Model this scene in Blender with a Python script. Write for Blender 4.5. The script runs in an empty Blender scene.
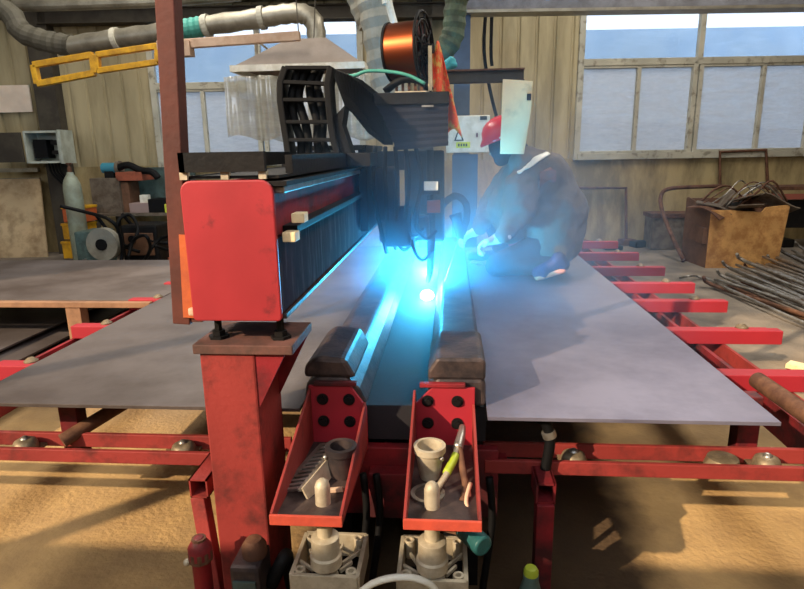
import bpy, bmesh, math, random
from mathutils import Vector, Matrix, Quaternion, noise
random.seed(7)
PI = math.pi
C = bpy.context.scene.collection
sc = bpy.context.scene

# ------------------------------------------------------------------ camera
F = 590.0; H = 1.5
_dy = Vector(((450-402)/F, -(150-294.5)/F, -1.0)).normalized()
_r = math.radians(1.0)
_up = Vector((math.cos(_r), math.sin(_r), 0)).cross(_dy).normalized()
if _up.y < 0: _up = -_up
_x = _dy.cross(_up)
RC = Matrix((_x, _dy, _up))                 # camera space -> world
CAM = Vector((0, 0, H))
cd = bpy.data.cameras.new('camera'); cam = bpy.data.objects.new('camera', cd); C.objects.link(cam)
cam.matrix_world = Matrix.Translation(CAM) @ RC.to_4x4()
cd.sensor_fit = 'HORIZONTAL'; cd.sensor_width = 36.0; cd.lens = 36.0*F/804.0; cd.clip_start = 0.05
sc.camera = cam

# ------------------------------------------------------------------ light
def srgb(r, g, b):
    f = lambda c: (c/255/12.92) if c/255 <= .04045 else ((c/255+.055)/1.055)**2.4
    return (f(r), f(g), f(b), 1.0)
w = bpy.data.worlds.new('world'); sc.world = w; w.use_nodes = True
bg = w.node_tree.nodes['Background']; bg.inputs[0].default_value = (0.80, 0.88, 1.0, 1); bg.inputs[1].default_value = 2.0
sd = bpy.data.lights.new('sun', 'SUN'); sd.energy = 6.5; sd.color = (1.0, 0.78, 0.52); sd.angle = math.radians(0.55)
so = bpy.data.objects.new('sun', sd); C.objects.link(so)
_az, _el = math.radians(47), math.radians(28.5)     # comes through the high windows behind the camera, from the left
SUN = Vector((math.sin(_az)*math.cos(_el), math.cos(_az)*math.cos(_el), -math.sin(_el)))
so.rotation_euler = SUN.to_track_quat('-Z', 'Y').to_euler()
def area(name, loc, rot, sx, sy, e, col):
    d = bpy.data.lights.new(name, 'AREA'); d.shape = 'RECTANGLE'; d.size = sx; d.size_y = sy; d.energy = e; d.color = col
    o = bpy.data.objects.new(name, d); C.objects.link(o); o.location = loc; o.rotation_euler = rot; return o
area('overhead_fill', (-3.0, 5.4, 5.5), (0, 0, 0), 1.2, 5.5, 290, (1.0, 0.94, 0.84))  # unseen overhead fill lamps, added to brighten the hall
area('overhead_fill', (2.6, 5.4, 5.5), (0, 0, 0), 1.2, 5.5, 290, (1.0, 0.94, 0.84))
area('front_fill', (-1.5, -1.1, 3.9), (math.radians(62), 0, 0), 9, 2.6, 55, (1.0, 0.93, 0.86))  # front fill lamp added behind the camera, out of view
ad = bpy.data.lights.new('welding_arc_light', 'POINT'); ad.energy = 210; ad.color = (0.03, 0.46, 1.0); ad.shadow_soft_size = 0.03
ao = bpy.data.objects.new('welding_arc_light', ad); C.objects.link(ao); ao.location = (-0.125, 3.16, 0.84)
sc.view_settings.view_transform = 'Standard'; sc.view_settings.look = 'None'
sc.view_settings.exposure = 0.0; sc.view_settings.gamma = 1.0; sc.view_settings.use_curve_mapping = False

# ------------------------------------------------------------------ helpers
def ray(px, py): return RC @ Vector(((px-402)/F, -(py-294.5)/F, -1.0))
def at(px, py, Y):
    d = ray(px, py); return CAM + d*(Y/d.y)
def atz(px, py, z):
    d = ray(px, py); return CAM + d*((z-H)/d.z)
_f = RC @ Vector((0, 0, -1)); FH = Vector((_f.x, _f.y, 0)).normalized(); UH = Vector((FH.y, -FH.x, 0))
DW = 9.5
def wl(u, z, w=0.0): return FH*(DW-w) + UH*u + Vector((0, 0, z))
def wuz(px, py, w=0.0):
    d = ray(px, py); p = CAM + d*((DW-w)/d.dot(FH)); return p.dot(UH), p.z
AW = math.atan2(UH.y, UH.x)

class MB:
    def __init__(s): s.bm = bmesh.new()
    def box(s, c, size, rot=None, bevel=0.0):
        M = Matrix.Translation(Vector(c)) @ (rot.to_4x4() if rot else Matrix.Identity(4)) @ Matrix.Diagonal((size[0], size[1], size[2], 1))
        r = bmesh.ops.create_cube(s.bm, size=1.0, matrix=M)
        if bevel:
            es = list({e for v in r['verts'] for e in v.link_edges})
            bmesh.ops.bevel(s.bm, geom=es, offset=bevel, segments=2, profile=.6, affect='EDGES')
        return s
    def span(s, x0, x1, y0, y1, z0, z1, bevel=0.0):
        return s.box(((x0+x1)/2, (y0+y1)/2, (z0+z1)/2), (abs(x1-x0), abs(y1-y0), abs(z1-z0)), None, bevel)
    def bar(s, a, b, wd, h, upv=(0, 0, 1), bevel=0.0):
        a = Vector(a); b = Vector(b); d = b-a; L = d.length; d.normalize()
        upv = Vector(upv); sd = d.cross(upv)
        if sd.length < 1e-4: sd = d.cross(Vector((1, 0, 0)))
        sd.normalize(); u = sd.cross(d)
        R = Matrix((d, sd, u)).transposed()
        return s.box((a+b)/2, (L, wd, h), R, bevel)
    def cyl(s, a, b, r0, r1=None, seg=16, caps=True):
        a = Vector(a); b = Vector(b); d = b-a
        if r1 is None: r1 = r0
        q = d.to_track_quat('Z', 'Y').to_matrix().to_4x4()
        bmesh.ops.create_cone(s.bm, cap_ends=caps, segments=seg, radius1=r0, radius2=r1, depth=d.length, matrix=Matrix.Translation((a+b)/2) @ q)
        return s
    def sph(s, c, r, sub=2, sc3=(1, 1, 1)):
        bmesh.ops.create_icosphere(s.bm, subdivisions=sub, radius=r, matrix=Matrix.Translation(Vector(c)) @ Matrix.Diagonal((*sc3, 1)))
        return s
    def cap(s, a, b, r0, r1):
        s.sph(a, r0, 3); s.sph(b, r1, 3)
        a = Vector(a); b = Vector(b)
        if (b-a).length > 1e-3: s.cyl(a, b, r0, r1, 24)
        return s
    def tube(s, pts, r, seg=8, ring=None, smooth=4, closed=False):
        P = [Vector(p) for p in pts]
        if smooth > 1 and len(P) > 2:
            Q = []
            for i in range(len(P)-1):
                p0 = P[max(i-1, 0)]; p1 = P[i]; p2 = P[i+1]; p3 = P[min(i+2, len(P)-1)]
                for k in range(smooth):
                    t = k/smooth
                    Q.append(.5*((2*p1)+(-p0+p2)*t+(2*p0-5*p1+4*p2-p3)*t*t+(-p0+3*p1-3*p2+p3)*t**3))
            Q.append(P[-1]); P = Q
        if ring:                                   # corrugation: resample and modulate the radius
            Q = [P[0]]
            for i in range(1, len(P)):
                n = max(1, int((P[i]-P[i-1]).length/(ring/2)))
                for k in range(1, n+1): Q.append(P[i-1].lerp(P[i], k/n))
            P = Q
        rings = []; n0 = None
        for i, p in enumerate(P):
            t = (P[min(i+1, len(P)-1)]-P[max(i-1, 0)]).normalized()
            if n0 is None:
                n0 = t.orthogonal().normalized()
            else:
                n0 = (n0 - t*n0.dot(t)).normalized()
            b = t.cross(n0)
            rr = r(i/(len(P)-1)) if callable(r) else r
            if ring and i % 2: rr *= 0.90
            rings.append([s.bm.verts.new(p + (n0*math.cos(2*PI*k/seg)+b*math.sin(2*PI*k/seg))*rr) for k in range(seg)])
        for i in range(len(rings)-1):
            for k in range(seg):
                s.bm.faces.new((rings[i][k], rings[i][(k+1) % seg], rings[i+1][(k+1) % seg], rings[i+1][k]))
        s.bm.faces.new(rings[0][::-1]); s.bm.faces.new(rings[-1])
        return s
    def lathe(s, c, prof, seg=24, axis=None, closed=False):
        if closed: prof = list(prof)+[prof[0]]
        """prof: list of (r, h) about axis (default z) at c"""
        q = (Vector(axis).to_track_quat('Z', 'Y').to_matrix() if axis else Matrix.Identity(3)); c = Vector(c)
        rings = []
        for (r, h) in prof:
            rings.append([s.bm.verts.new(c + q @ Vector((r*math.cos(2*PI*k/seg), r*math.sin(2*PI*k/seg), h))) for k in range(seg)])
        for i in range(len(rings)-1):
            for k in range(seg):
                s.bm.faces.new((rings[i][k], rings[i][(k+1) % seg], rings[i+1][(k+1) % seg], rings[i+1][k]))
        if not closed: s.bm.faces.new(rings[0][::-1]); s.bm.faces.new(rings[-1])
        return s
    def prism(s, poly, ext):
        """poly: list of 3D points, ext: extrusion vector"""
        ext = Vector(ext)
        a = [s.bm.verts.new(Vector(p)) for p in poly]; b = [s.bm.verts.new(Vector(p)+ext) for p in poly]
        n = len(a)
        s.bm.faces.new(a); s.bm.faces.new(b[::-1])
        for i in range(n): s.bm.faces.new((a[i], b[i], b[(i+1) % n], a[(i+1) % n]))
        return s
    def grid(s, f, nu, nv, thick=0.0):
        V = [[s.bm.verts.new(f(i/nu, j/nv)) for j in range(nv+1)] for i in range(nu+1)]
        for i in range(nu):
            for j in range(nv): s.bm.faces.new((V[i][j], V[i+1][j], V[i+1][j+1], V[i][j+1]))
        return s
    def build(s, name, mat, parent=None, smooth=False, bevel=0.0, solid=0.0, rem=0.0, disp=None, sub=0):
        bmesh.ops.recalc_face_normals(s.bm, faces=s.bm.faces[:])
        me = bpy.data.meshes.new(name); s.bm.to_mesh(me); s.bm.free()
        o = bpy.data.objects.new(name, me); C.objects.link(o)
        me.materials.append(mat)
        if smooth:
            for p in me.polygons: p.use_smooth = True
        if smooth == 'auto':
            me.polygons.foreach_set('use_smooth', [True]*len(me.polygons))
            bm2 = bmesh.new(); bm2.from_mesh(me)
            for e in bm2.edges:
                if len(e.link_faces) == 2 and e.calc_face_angle(0) > 0.7: e.smooth = False
            bm2.to_mesh(me); bm2.free()
        if rem:
            m = o.modifiers.new('r', 'REMESH'); m.mode = 'VOXEL'; m.voxel_size = rem; m.use_smooth_shade = True
            m = o.modifiers.new('s', 'SMOOTH'); m.factor = .6; m.iterations = 6
        if disp:
            t = bpy.data.textures.new(name+'_folds', 'CLOUDS'); t.noise_scale = disp[1]; t.noise_depth = 2
            m = o.modifiers.new('d', 'DISPLACE'); m.texture = t; m.strength = disp[0]; m.mid_level = .5; m.texture_coords = 'LOCAL'
        if solid:
            m = o.modifiers.new('t', 'SOLIDIFY'); m.thickness = solid; m.offset = 0
        if bevel:
            m = o.modifiers.new('b', 'BEVEL'); m.width = bevel; m.segments = 2; m.limit_method = 'ANGLE'; m.angle_limit = .6; m.harden_normals = False
        if sub:
            m = o.modifiers.new('u', 'SUBSURF'); m.levels = sub; m.render_levels = sub
        if parent is not None: adopt(o, parent)
        return o
def world_of(o):
    m = Matrix.LocRotScale(o.location, o.rotation_euler, o.scale)
    return (world_of(o.parent) @ o.matrix_parent_inverse @ m) if o.parent else m
def adopt(o, p):
    o.parent = p; o.matrix_parent_inverse = world_of(p).inverted()
def tag(o, label=None, cat=None, group=None, kind=None):
    if label: o['label'] = label
    if cat: o['category'] = cat
    if group: o['group'] = group
    if kind: o['kind'] = kind
    return o
def thing(name, loc, label, cat, group=None):
    o = bpy.data.objects.new(name, None); C.objects.link(o); o.location = loc; o.empty_display_size = .1
    return tag(o, label, cat, group)
def struct(o): o['kind'] = 'structure'; return o
def dup(root, delta=(0, 0, 0), label=None, rz=0.0):
    r = root.copy(); C.objects.link(r); r.location = Vector(root.location)+Vector(delta); r.rotation_euler.z += rz
    if label: r['label'] = label
    for ch in [o for o in root.children]:
        c = ch.copy(); C.objects.link(c); c.parent = r; c.matrix_parent_inverse = ch.matrix_parent_inverse.copy()
        for g in [o for o in ch.children]:
            d = g.copy(); C.objects.link(d); d.parent = c; d.matrix_parent_inverse = g.matrix_parent_inverse.copy()
    return r

# ------------------------------------------------------------------ materials
def mat(name, col, rough=.6, metal=0.0, dirt=None, amt=.5, scale=6.0, bump=.15, bscale=60.0, stretch=(1, 1, 1), thr=(.42, .62), spec=.35, second=None, trans=0.0):
    m = bpy.data.materials.new(name); m.use_nodes = True; nt = m.node_tree; N = nt.nodes; L = nt.links
    b = N['Principled BSDF']; b.inputs['Roughness'].default_value = rough; b.inputs['Metallic'].default_value = metal
    b.inputs['Specular IOR Level'].default_value = spec
    if trans: b.inputs['Transmission Weight'].default_value = trans
    tc = N.new('ShaderNodeTexCoord'); mp = N.new('ShaderNodeMapping'); mp.inputs['Scale'].default_value = stretch
    L.new(tc.outputs['Object'], mp.inputs['Vector'])
    base = None
    c1 = N.new('ShaderNodeRGB'); c1.outputs[0].default_value = srgb(*col); base = c1.outputs[0]
    n2 = N.new('ShaderNodeTexNoise'); n2.inputs['Scale'].default_value = scale*.37; n2.inputs['Detail'].default_value = 3; L.new(mp.outputs[0], n2.inputs['Vector'])
    mx = N.new('ShaderNodeMix'); mx.data_type = 'RGBA'; mx.blend_type = 'MULTIPLY'; mx.inputs[0].default_value = 1.0
    rp = N.new('ShaderNodeMapRange'); rp.inputs[1].default_value = .3; rp.inputs[2].default_value = .7; rp.inputs[3].default_value = .78; rp.inputs[4].default_value = 1.15
    L.new(n2.outputs[0], rp.inputs[0]); L.new(base, mx.inputs[6]); L.new(rp.outputs[0], mx.inputs[7]); base = mx.outputs[2]
    if dirt:
        n1 = N.new('ShaderNodeTexNoise'); n1.inputs['Scale'].default_value = scale; n1.inputs['Detail'].default_value = 6; n1.inputs['Roughness'].default_value = .65
        L.new(mp.outputs[0], n1.inputs['Vector'])
        mr = N.new('ShaderNodeMapRange'); mr.inputs[1].default_value = thr[0]; mr.inputs[2].default_value = thr[1]; mr.inputs[4].default_value = amt
        L.new(n1.outputs[0], mr.inputs[0])
        md = N.new('ShaderNodeMix'); md.data_type = 'RGBA'; md.inputs[7].default_value = srgb(*dirt)
        L.new(mr.outputs[0], md.inputs[0]); L.new(base, md.inputs[6]); base = md.outputs[2]
    L.new(base, b.inputs['Base Color'])
    if bump:
        nb = N.new('ShaderNodeTexNoise'); nb.inputs['Scale'].default_value = bscale; nb.inputs['Detail'].default_value = 4; L.new(mp.outputs[0], nb.inputs['Vector'])
        bp = N.new('ShaderNodeBump'); bp.inputs['Strength'].default_value = bump; bp.inputs['Distance'].default_value = .01
        L.new(nb.outputs[0], bp.inputs['Height']); L.new(bp.outputs[0], b.inputs['Normal'])
    return m
M = {}
M['red'] = mat('red_paint', (140, 50, 46), .65, dirt=(66, 32, 30), amt=.85, scale=7, thr=(.50, .70), spec=.3)
M['red_clean'] = mat('clean_red_paint', (158, 36, 48), .6, dirt=(84, 26, 32), amt=.7, scale=9, thr=(.64, .72), bump=.05)
M['red_dark'] = mat('grimy_red_paint', (136, 30, 38), .6, dirt=(38, 26, 28), amt=.85, scale=5, thr=(.40, .62))
M['brown_steel'] = mat('red_oxide_primer', (98, 50, 40), .7, dirt=(74, 40, 34), amt=.8, scale=5)
M['orange_steel'] = mat('orange_primer', (186, 92, 46), .6, dirt=(150, 70, 50), amt=.6, scale=10)
M['black'] = mat('black_steel', (14, 14, 16), .6, dirt=(34, 29, 26), amt=.5, spec=.2, scale=8)
M['rubber'] = mat('black_rubber', (10, 10, 12), .65, spec=.2, bump=.05)
M['navy'] = mat('navy_bellows_fabric', (22, 25, 40), .85, dirt=(22, 24, 34), amt=.6)
M['grime'] = mat('oily_dark_steel', (56, 50, 52), .5, metal=.4, dirt=(104, 86, 80), amt=.6, scale=9)
M['plate'] = mat('mill_scale_plate', (122, 119, 136), .5, metal=.35, dirt=(84, 80, 98), amt=.8, scale=1.6, thr=(.40, .66), bump=.06, bscale=30)
M['plate_dark'] = mat('dark_mill_scale_plate', (104, 96, 94), .5, metal=.35, dirt=(70, 60, 56), amt=.8, scale=1.5, bump=.06, bscale=30)
M['steel'] = mat('bare_steel', (170, 166, 160), .38, metal=.8, dirt=(110, 96, 80), amt=.6, scale=14)
M['alu'] = mat('cast_aluminium', (196, 184, 160), .55, metal=.3, dirt=(150, 134, 112), amt=.6, scale=18)
M['rusty'] = mat('rusty_steel', (112, 78, 58), .75, metal=.2, dirt=(70, 44, 34), amt=.8, scale=12)
M['sand'] = None
M['concrete'] = mat('stained_plinth_concrete', (176, 156, 112), .9, dirt=(104, 90, 62), amt=.75, scale=1.6, bump=.3, stretch=(1.6, 1, .5))
M['clad'] = mat('weathered_wall_cladding', (170, 156, 122), .7, dirt=(126, 114, 84), amt=.6, scale=1.3, bump=.04, stretch=(3, 3, .5))
M['clad_dark'] = mat('dark_weathered_steel', (74, 68, 58), .8, dirt=(48, 42, 36), amt=.7, scale=3)
M['frame'] = mat('aged_window_frame', (176, 172, 156), .6, dirt=(100, 92, 76), amt=.7, scale=7, thr=(.54, .64))
M['cream'] = mat('cream_painted_sheet', (246, 222, 176), .6, dirt=(180, 160, 120), amt=.5, scale=8, thr=(.55, .68), bump=.03)
M['beige'] = mat('beige_board', (196, 172, 136), .8, dirt=(132, 108, 78), amt=.7, scale=4)
M['cabinet'] = mat('light_grey_enamel', (184, 190, 178), .5, dirt=(130, 130, 112), amt=.5, scale=6, bump=.03)
M['white'] = mat('white_plastic', (232, 228, 214), .5, dirt=(190, 180, 150), amt=.5, scale=12, bump=.03)
M['yellow'] = mat('yellow_paint', (214, 160, 32), .5, dirt=(140, 96, 30), amt=.6, scale=8)
M['paleboom'] = mat('faded_primer_paint', (206, 176, 150), .6, dirt=(168, 132, 104), amt=.6, scale=6)
M['galv'] = mat('galvanised_duct', (156, 150, 134), .42, metal=.6, dirt=(110, 104, 92), amt=.6, scale=5)
M['galv_dull'] = mat('grey_flexible_duct', (150, 146, 132), .6, dirt=(106, 100, 86), amt=.6, scale=5)
M['teal'] = mat('teal_tape_wrap', (72, 148, 134), .6, dirt=(40, 100, 92), amt=.5)
M['tealcyl'] = mat('teal_enamel', (44, 104, 106), .4, dirt=(30, 60, 62), amt=.5)
M['green_duct'] = mat('olive_flexible_duct', (84, 96, 74), .7, dirt=(50, 54, 44), amt=.7, scale=10)
M['hood'] = mat('brown_grey_hood_sheet', (134, 122, 112), .7, dirt=(112, 98, 86), amt=.5, scale=4)
M['copper'] = mat('copper_coated_wire', (134, 66, 38), .34, metal=.95, bump=0)
M['plywood'] = mat('old_plywood', (204, 154, 92), .75, dirt=(150, 98, 52), amt=.7, scale=9, bump=.2)
M['wood_side'] = mat('dark_plywood', (116, 82, 60), .8, dirt=(78, 54, 40), amt=.6, scale=6)
M['jacket'] = mat('brown_grey_work_cloth', (106, 95, 87), .9, dirt=(84, 75, 69), amt=.6, scale=5, bump=.25, bscale=160)
M['trousers'] = mat('dark_trouser_cloth', (56, 54, 62), .9, bump=.2, bscale=120)
M['skin'] = mat('skin', (176, 124, 98), .6, bump=.02)
M['glove'] = mat('cotton_glove', (216, 204, 196), .9, dirt=(160, 140, 130), amt=.5, scale=30)
M['reflect'] = mat('silver_reflective_tape', (222, 224, 218), .35, bump=.02)
M['helmet'] = mat('red_helmet_plastic', (206, 24, 34), .28, bump=0)
M['shoe'] = mat('navy_shoe', (40, 46, 84), .6)
M['sole'] = mat('orange_sole', (214, 140, 110), .7)
M['mask'] = mat('black_face_cover', (26, 24, 28), .8)
M['blue_cab'] = mat('blue_grey_enamel', (66, 84, 108), .5, dirt=(50, 60, 78), amt=.5)
M['green_welder'] = mat('green_grey_machine', (76, 96, 92), .5, dirt=(50, 54, 50), amt=.6, scale=10)
M['cyan'] = mat('cyan_cloth', (70, 170, 180), .7)
M['lime'] = mat('lime_plastic', (150, 164, 48), .4)
M['label_yellow'] = mat('yellow_label', (206, 214, 70), .5, bump=0)
M['label_white'] = mat('white_label', (222, 226, 220), .5, bump=0)
M['dark_ink'] = mat('dark_print', (40, 44, 46), .6, bump=0)
M['neighbour'] = mat('blue_neighbour_wall', (140, 172, 210), .8, dirt=(100, 140, 190), amt=.4, scale=1.2, bump=0)
M['hazard'] = mat('orange_red_cloth', (230, 84, 36), .8, dirt=(214, 176, 84), amt=.9, scale=22, thr=(.50, .58))
M['scrap'] = mat('grey_scrap_sheet', (120, 108, 94), .7, metal=.3, dirt=(78, 64, 52), amt=.7, scale=8)
M['wood_plank'] = mat('red_brown_plank', (166, 88, 62), .7, dirt=(110, 62, 48), amt=.6, scale=8)
M['ceiling'] = mat('ceiling_sheet', (120, 116, 108), .8)

def emit(name, col, e):
    m = bpy.data.materials.new(name); m.use_nodes = True; N = m.node_tree.nodes; N.clear()
    a = N.new('ShaderNodeEmission'); a.inputs[0].default_value = (*col, 1); a.inputs[1].default_value = e
    o = N.new('ShaderNodeOutputMaterial'); m.node_tree.links.new(a.outputs[0], o.inputs[0]); return m
def pane_mat(name, film, k):
    m = bpy.data.materials.new(name); m.use_nodes = True; nt = m.node_tree; N = nt.nodes; L = nt.links; N.clear()
    t = N.new('ShaderNodeBsdfTransparent'); t.inputs[0].default_value = (.92, .96, 1, 1)
    d = N.new('ShaderNodeBsdfTranslucent'); d.inputs[0].default_value = srgb(*film)
    d2 = N.new('ShaderNodeBsdfDiffuse'); d2.inputs[0].default_value = srgb(*film)
    tc = N.new('ShaderNodeTexCoord'); mp = N.new('ShaderNodeMapping'); mp.inputs['Scale'].default_value = (1, 1, 4)
    n = N.new('ShaderNodeTexNoise'); n.inputs['Scale'].default_value = 4; n.inputs['Detail'].default_value = 6; n.inputs['Roughness'].default_value = .7
    L.new(tc.outputs['Object'], mp.inputs[0]); L.new(mp.outputs[0], n.inputs[0])
    mr = N.new('ShaderNodeMapRange'); mr.inputs[1].default_value = .3; mr.inputs[2].default_value = .7; mr.inputs[3].default_value = k*.75; mr.inputs[4].default_value = min(1, k*1.2)
    L.new(n.outputs[0], mr.inputs[0])
    m1 = N.new('ShaderNodeMixShader'); m1.inputs[0].default_value = .35; L.new(d.outputs[0], m1.inputs[1]); L.new(d2.outputs[0], m1.inputs[2])
    m2 = N.new('ShaderNodeMixShader'); L.new(mr.outputs[0], m2.inputs[0]); L.new(t.outputs[0], m2.inputs[1]); L.new(m1.outputs[0], m2.inputs[2])
    o = N.new('ShaderNodeOutputMaterial'); L.new(m2.outputs[0], o.inputs[0]); return m
M['pane_clear'] = pane_mat('clear_pane', (170, 190, 215), .15)
M['pane_dusty'] = pane_mat('dusty_pane', (222, 224, 228), .72)
M['pvc'] = pane_mat('pvc_strip', (240, 234, 216), .46)
_nt = M['pvc'].node_tree; _g = _nt.nodes.new('ShaderNodeBsdfGlossy'); _g.inputs['Roughness'].default_value = .18; _m = _nt.nodes.new('ShaderNodeMixShader'); _m.inputs[0].default_value = .14
_o = [n for n in _nt.nodes if n.type == 'OUTPUT_MATERIAL'][0]; _s = _o.inputs[0].links[0].from_socket; _nt.links.new(_s, _m.inputs[1]); _nt.links.new(_g.outputs[0], _m.inputs[2]); _nt.links.new(_m.outputs[0], _o.inputs[0])

M['angle'] = mat('tan_brown_steel', (150, 112, 84), .7, dirt=(100, 72, 56), amt=.6)
M['duct_dark'] = mat('dark_flexible_duct', (92, 88, 76), .7, dirt=(62, 58, 50), amt=.6)
M['caster'] = mat('worn_caster_steel', (140, 124, 100), .5, metal=.4, dirt=(90, 78, 62), amt=.7, scale=20)
M['pvc_roof'] = mat('pale_cover_sheet', (200, 204, 204), .6, bump=0)  # sheet for the added roof strip covers
# floor: dusty sand-coloured concrete, sandier and rougher in the foreground
def floor_mat():
    m = mat('dusty_concrete_floor', (184, 150, 100), .95, dirt=(152, 122, 84), amt=.6, scale=5, bump=.6, bscale=42)
    nt = m.node_tree; N = nt.nodes; L = nt.links; b = N['Principled BSDF']
    src = b.inputs['Base Color'].links[0].from_socket
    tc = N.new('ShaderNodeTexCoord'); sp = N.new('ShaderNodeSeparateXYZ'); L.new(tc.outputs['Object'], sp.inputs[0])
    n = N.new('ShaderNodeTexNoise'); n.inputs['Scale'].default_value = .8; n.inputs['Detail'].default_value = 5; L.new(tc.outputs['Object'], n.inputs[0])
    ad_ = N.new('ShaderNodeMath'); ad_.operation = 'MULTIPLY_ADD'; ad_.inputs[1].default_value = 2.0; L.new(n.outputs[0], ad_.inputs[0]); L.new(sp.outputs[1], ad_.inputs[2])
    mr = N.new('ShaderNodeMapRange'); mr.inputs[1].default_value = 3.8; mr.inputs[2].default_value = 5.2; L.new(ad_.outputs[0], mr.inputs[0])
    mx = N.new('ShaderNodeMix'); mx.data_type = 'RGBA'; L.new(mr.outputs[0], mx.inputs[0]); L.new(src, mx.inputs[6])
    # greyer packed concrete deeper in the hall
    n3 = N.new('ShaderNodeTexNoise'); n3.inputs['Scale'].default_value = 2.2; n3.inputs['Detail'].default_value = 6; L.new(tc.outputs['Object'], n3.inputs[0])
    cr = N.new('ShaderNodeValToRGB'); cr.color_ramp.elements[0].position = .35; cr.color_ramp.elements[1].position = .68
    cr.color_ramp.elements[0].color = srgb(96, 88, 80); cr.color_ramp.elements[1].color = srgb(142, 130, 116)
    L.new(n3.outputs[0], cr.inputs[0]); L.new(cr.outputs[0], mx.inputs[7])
    # dark patch under the machine centre: painted shade with some oily dirt
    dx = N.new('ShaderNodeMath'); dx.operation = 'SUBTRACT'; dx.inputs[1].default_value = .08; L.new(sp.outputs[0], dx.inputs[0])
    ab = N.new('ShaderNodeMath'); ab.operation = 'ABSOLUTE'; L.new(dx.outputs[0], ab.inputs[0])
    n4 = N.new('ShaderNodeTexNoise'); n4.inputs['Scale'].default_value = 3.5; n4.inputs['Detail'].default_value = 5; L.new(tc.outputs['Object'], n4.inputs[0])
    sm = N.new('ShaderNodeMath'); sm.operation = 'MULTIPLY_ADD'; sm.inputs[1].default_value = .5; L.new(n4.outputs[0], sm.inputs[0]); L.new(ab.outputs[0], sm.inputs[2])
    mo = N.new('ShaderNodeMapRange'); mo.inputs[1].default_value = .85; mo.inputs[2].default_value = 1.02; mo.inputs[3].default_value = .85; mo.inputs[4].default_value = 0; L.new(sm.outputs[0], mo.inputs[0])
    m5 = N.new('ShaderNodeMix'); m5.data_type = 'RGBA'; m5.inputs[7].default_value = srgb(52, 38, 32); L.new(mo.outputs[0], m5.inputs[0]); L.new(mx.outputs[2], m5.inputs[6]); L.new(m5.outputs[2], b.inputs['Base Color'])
    return m
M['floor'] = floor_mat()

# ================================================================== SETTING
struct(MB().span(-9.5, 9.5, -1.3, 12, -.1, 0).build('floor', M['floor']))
# unseen ceiling; two skylight strips added to go with the fill lamps
c = MB()
for x0, x1 in ((-9.5, -3.7), (-2.3, 1.9), (3.3, 9.5)): c.span(x0, x1, -1.3, 12, 5.6, 5.7)
for x0, x1 in ((-3.7, -2.3), (1.9, 3.3)): c.span(x0, x1, -1.3, -0.8, 5.6, 5.7); c.span(x0, x1, 8.2, 12, 5.6, 5.7)
struct(c.build('ceiling', M['ceiling']))
struct(MB().span(-9.5, -9.4, -1.3, 12, 0, 5.6).build('wall_left', M['clad']))
struct(MB().span(9.4, 9.5, -1.3, 12, 0, 5.6).build('wall_right', M['clad']))
for x0, x1 in ((-3.7, -2.3), (1.9, 3.3)): struct(MB().span(x0, x1, -0.8, 8.2, 5.62, 5.66).build('roof_strip_cover', M['pvc_roof']))  # added covers close the strips so no sun reaches the back wall
# front wall behind the camera: unseen high window band, sized to shape the low sun
c = MB(); c.span(-9.5, 9.5, -1.3, -1.2, 0, 2.50); c.span(-9.5, 9.5, -1.3, -1.2, 5.35, 5.6)
c.span(-9.5, -9.2, -1.3, -1.2, 2.50, 5.35); c.span(2.5, 9.5, -1.3, -1.2, 2.50, 5.35)
for x in (-5.1,): c.span(x-.03, x+.03, -1.3, -1.2, 2.50, 5.35)  # single mullion placed to cast a thin shadow strip on the floor
struct(c.build('wall_front', M['clad']))

# back wall (perpendicular to the view): concrete plinth, corrugated cladding above, two windows
RW = Matrix.Rotation(AW, 3, 'Z')
def wbox(mb, u0, u1, z0, z1, w0, w1, bevel=0.0):
    return mb.box(wl((u0+u1)/2, (z0+z1)/2, (w0+w1)/2), (abs(u1-u0), abs(w1-w0), abs(z1-z0)), RW, bevel)
W1L = wuz(581, 60)[0]; W1M = wuz(699, 60)[0]; dW = W1M-W1L
W1 = (W1L, W1L+2*dW, 1.36, 3.46)
W2L = wuz(151, 60)[0]; W2R = wuz(360, 60)[0]; W2 = (W2L, W2R, 1.36, 3.42)
wb = MB(); wbox(wb, -9.3, 9.8, 0, 1.34, -.16, 0)
wall = struct(wb.build('wall_back', M['concrete']))
def clad(u0, u1, z0, z1):
    mb = MB(); pitch = .27; u = u0; prof = []
    while u < u1:
        for (du, ww) in ((0, 0), (.205, 0), (.22, -.03), (.25, -.03), (.265, 0)):
            if u+du <= u1: prof.append((u+du, ww))
        u += pitch
    prof.append((u1, 0))
    for (a, wa), (b, wb_) in zip(prof[:-1], prof[1:]):
        v = [mb.bm.verts.new(wl(*q)) for q in ((a, z0, wa), (b, z0, wb_), (b, z1, wb_), (a, z1, wa))]; mb.bm.faces.new(v)
    return mb
o_all = MB()
for r_ in ((-9.3, W2[0], 1.34, 5.7), (W2[0], W2[1], W2[3], 5.7), (W2[1], W1[0], 1.34, 5.7), (W1[0], W1[1], W1[3], 5.7), (W1[1], 9.8, 1.34, 5.7)):
    b2 = clad(*r_); me = bpy.data.meshes.new('t'); b2.bm.to_mesh(me); o_all.bm.from_mesh(me); b2.bm.free()
cl = o_all.build('cladding', M['clad'], wall, solid=.006)
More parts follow.
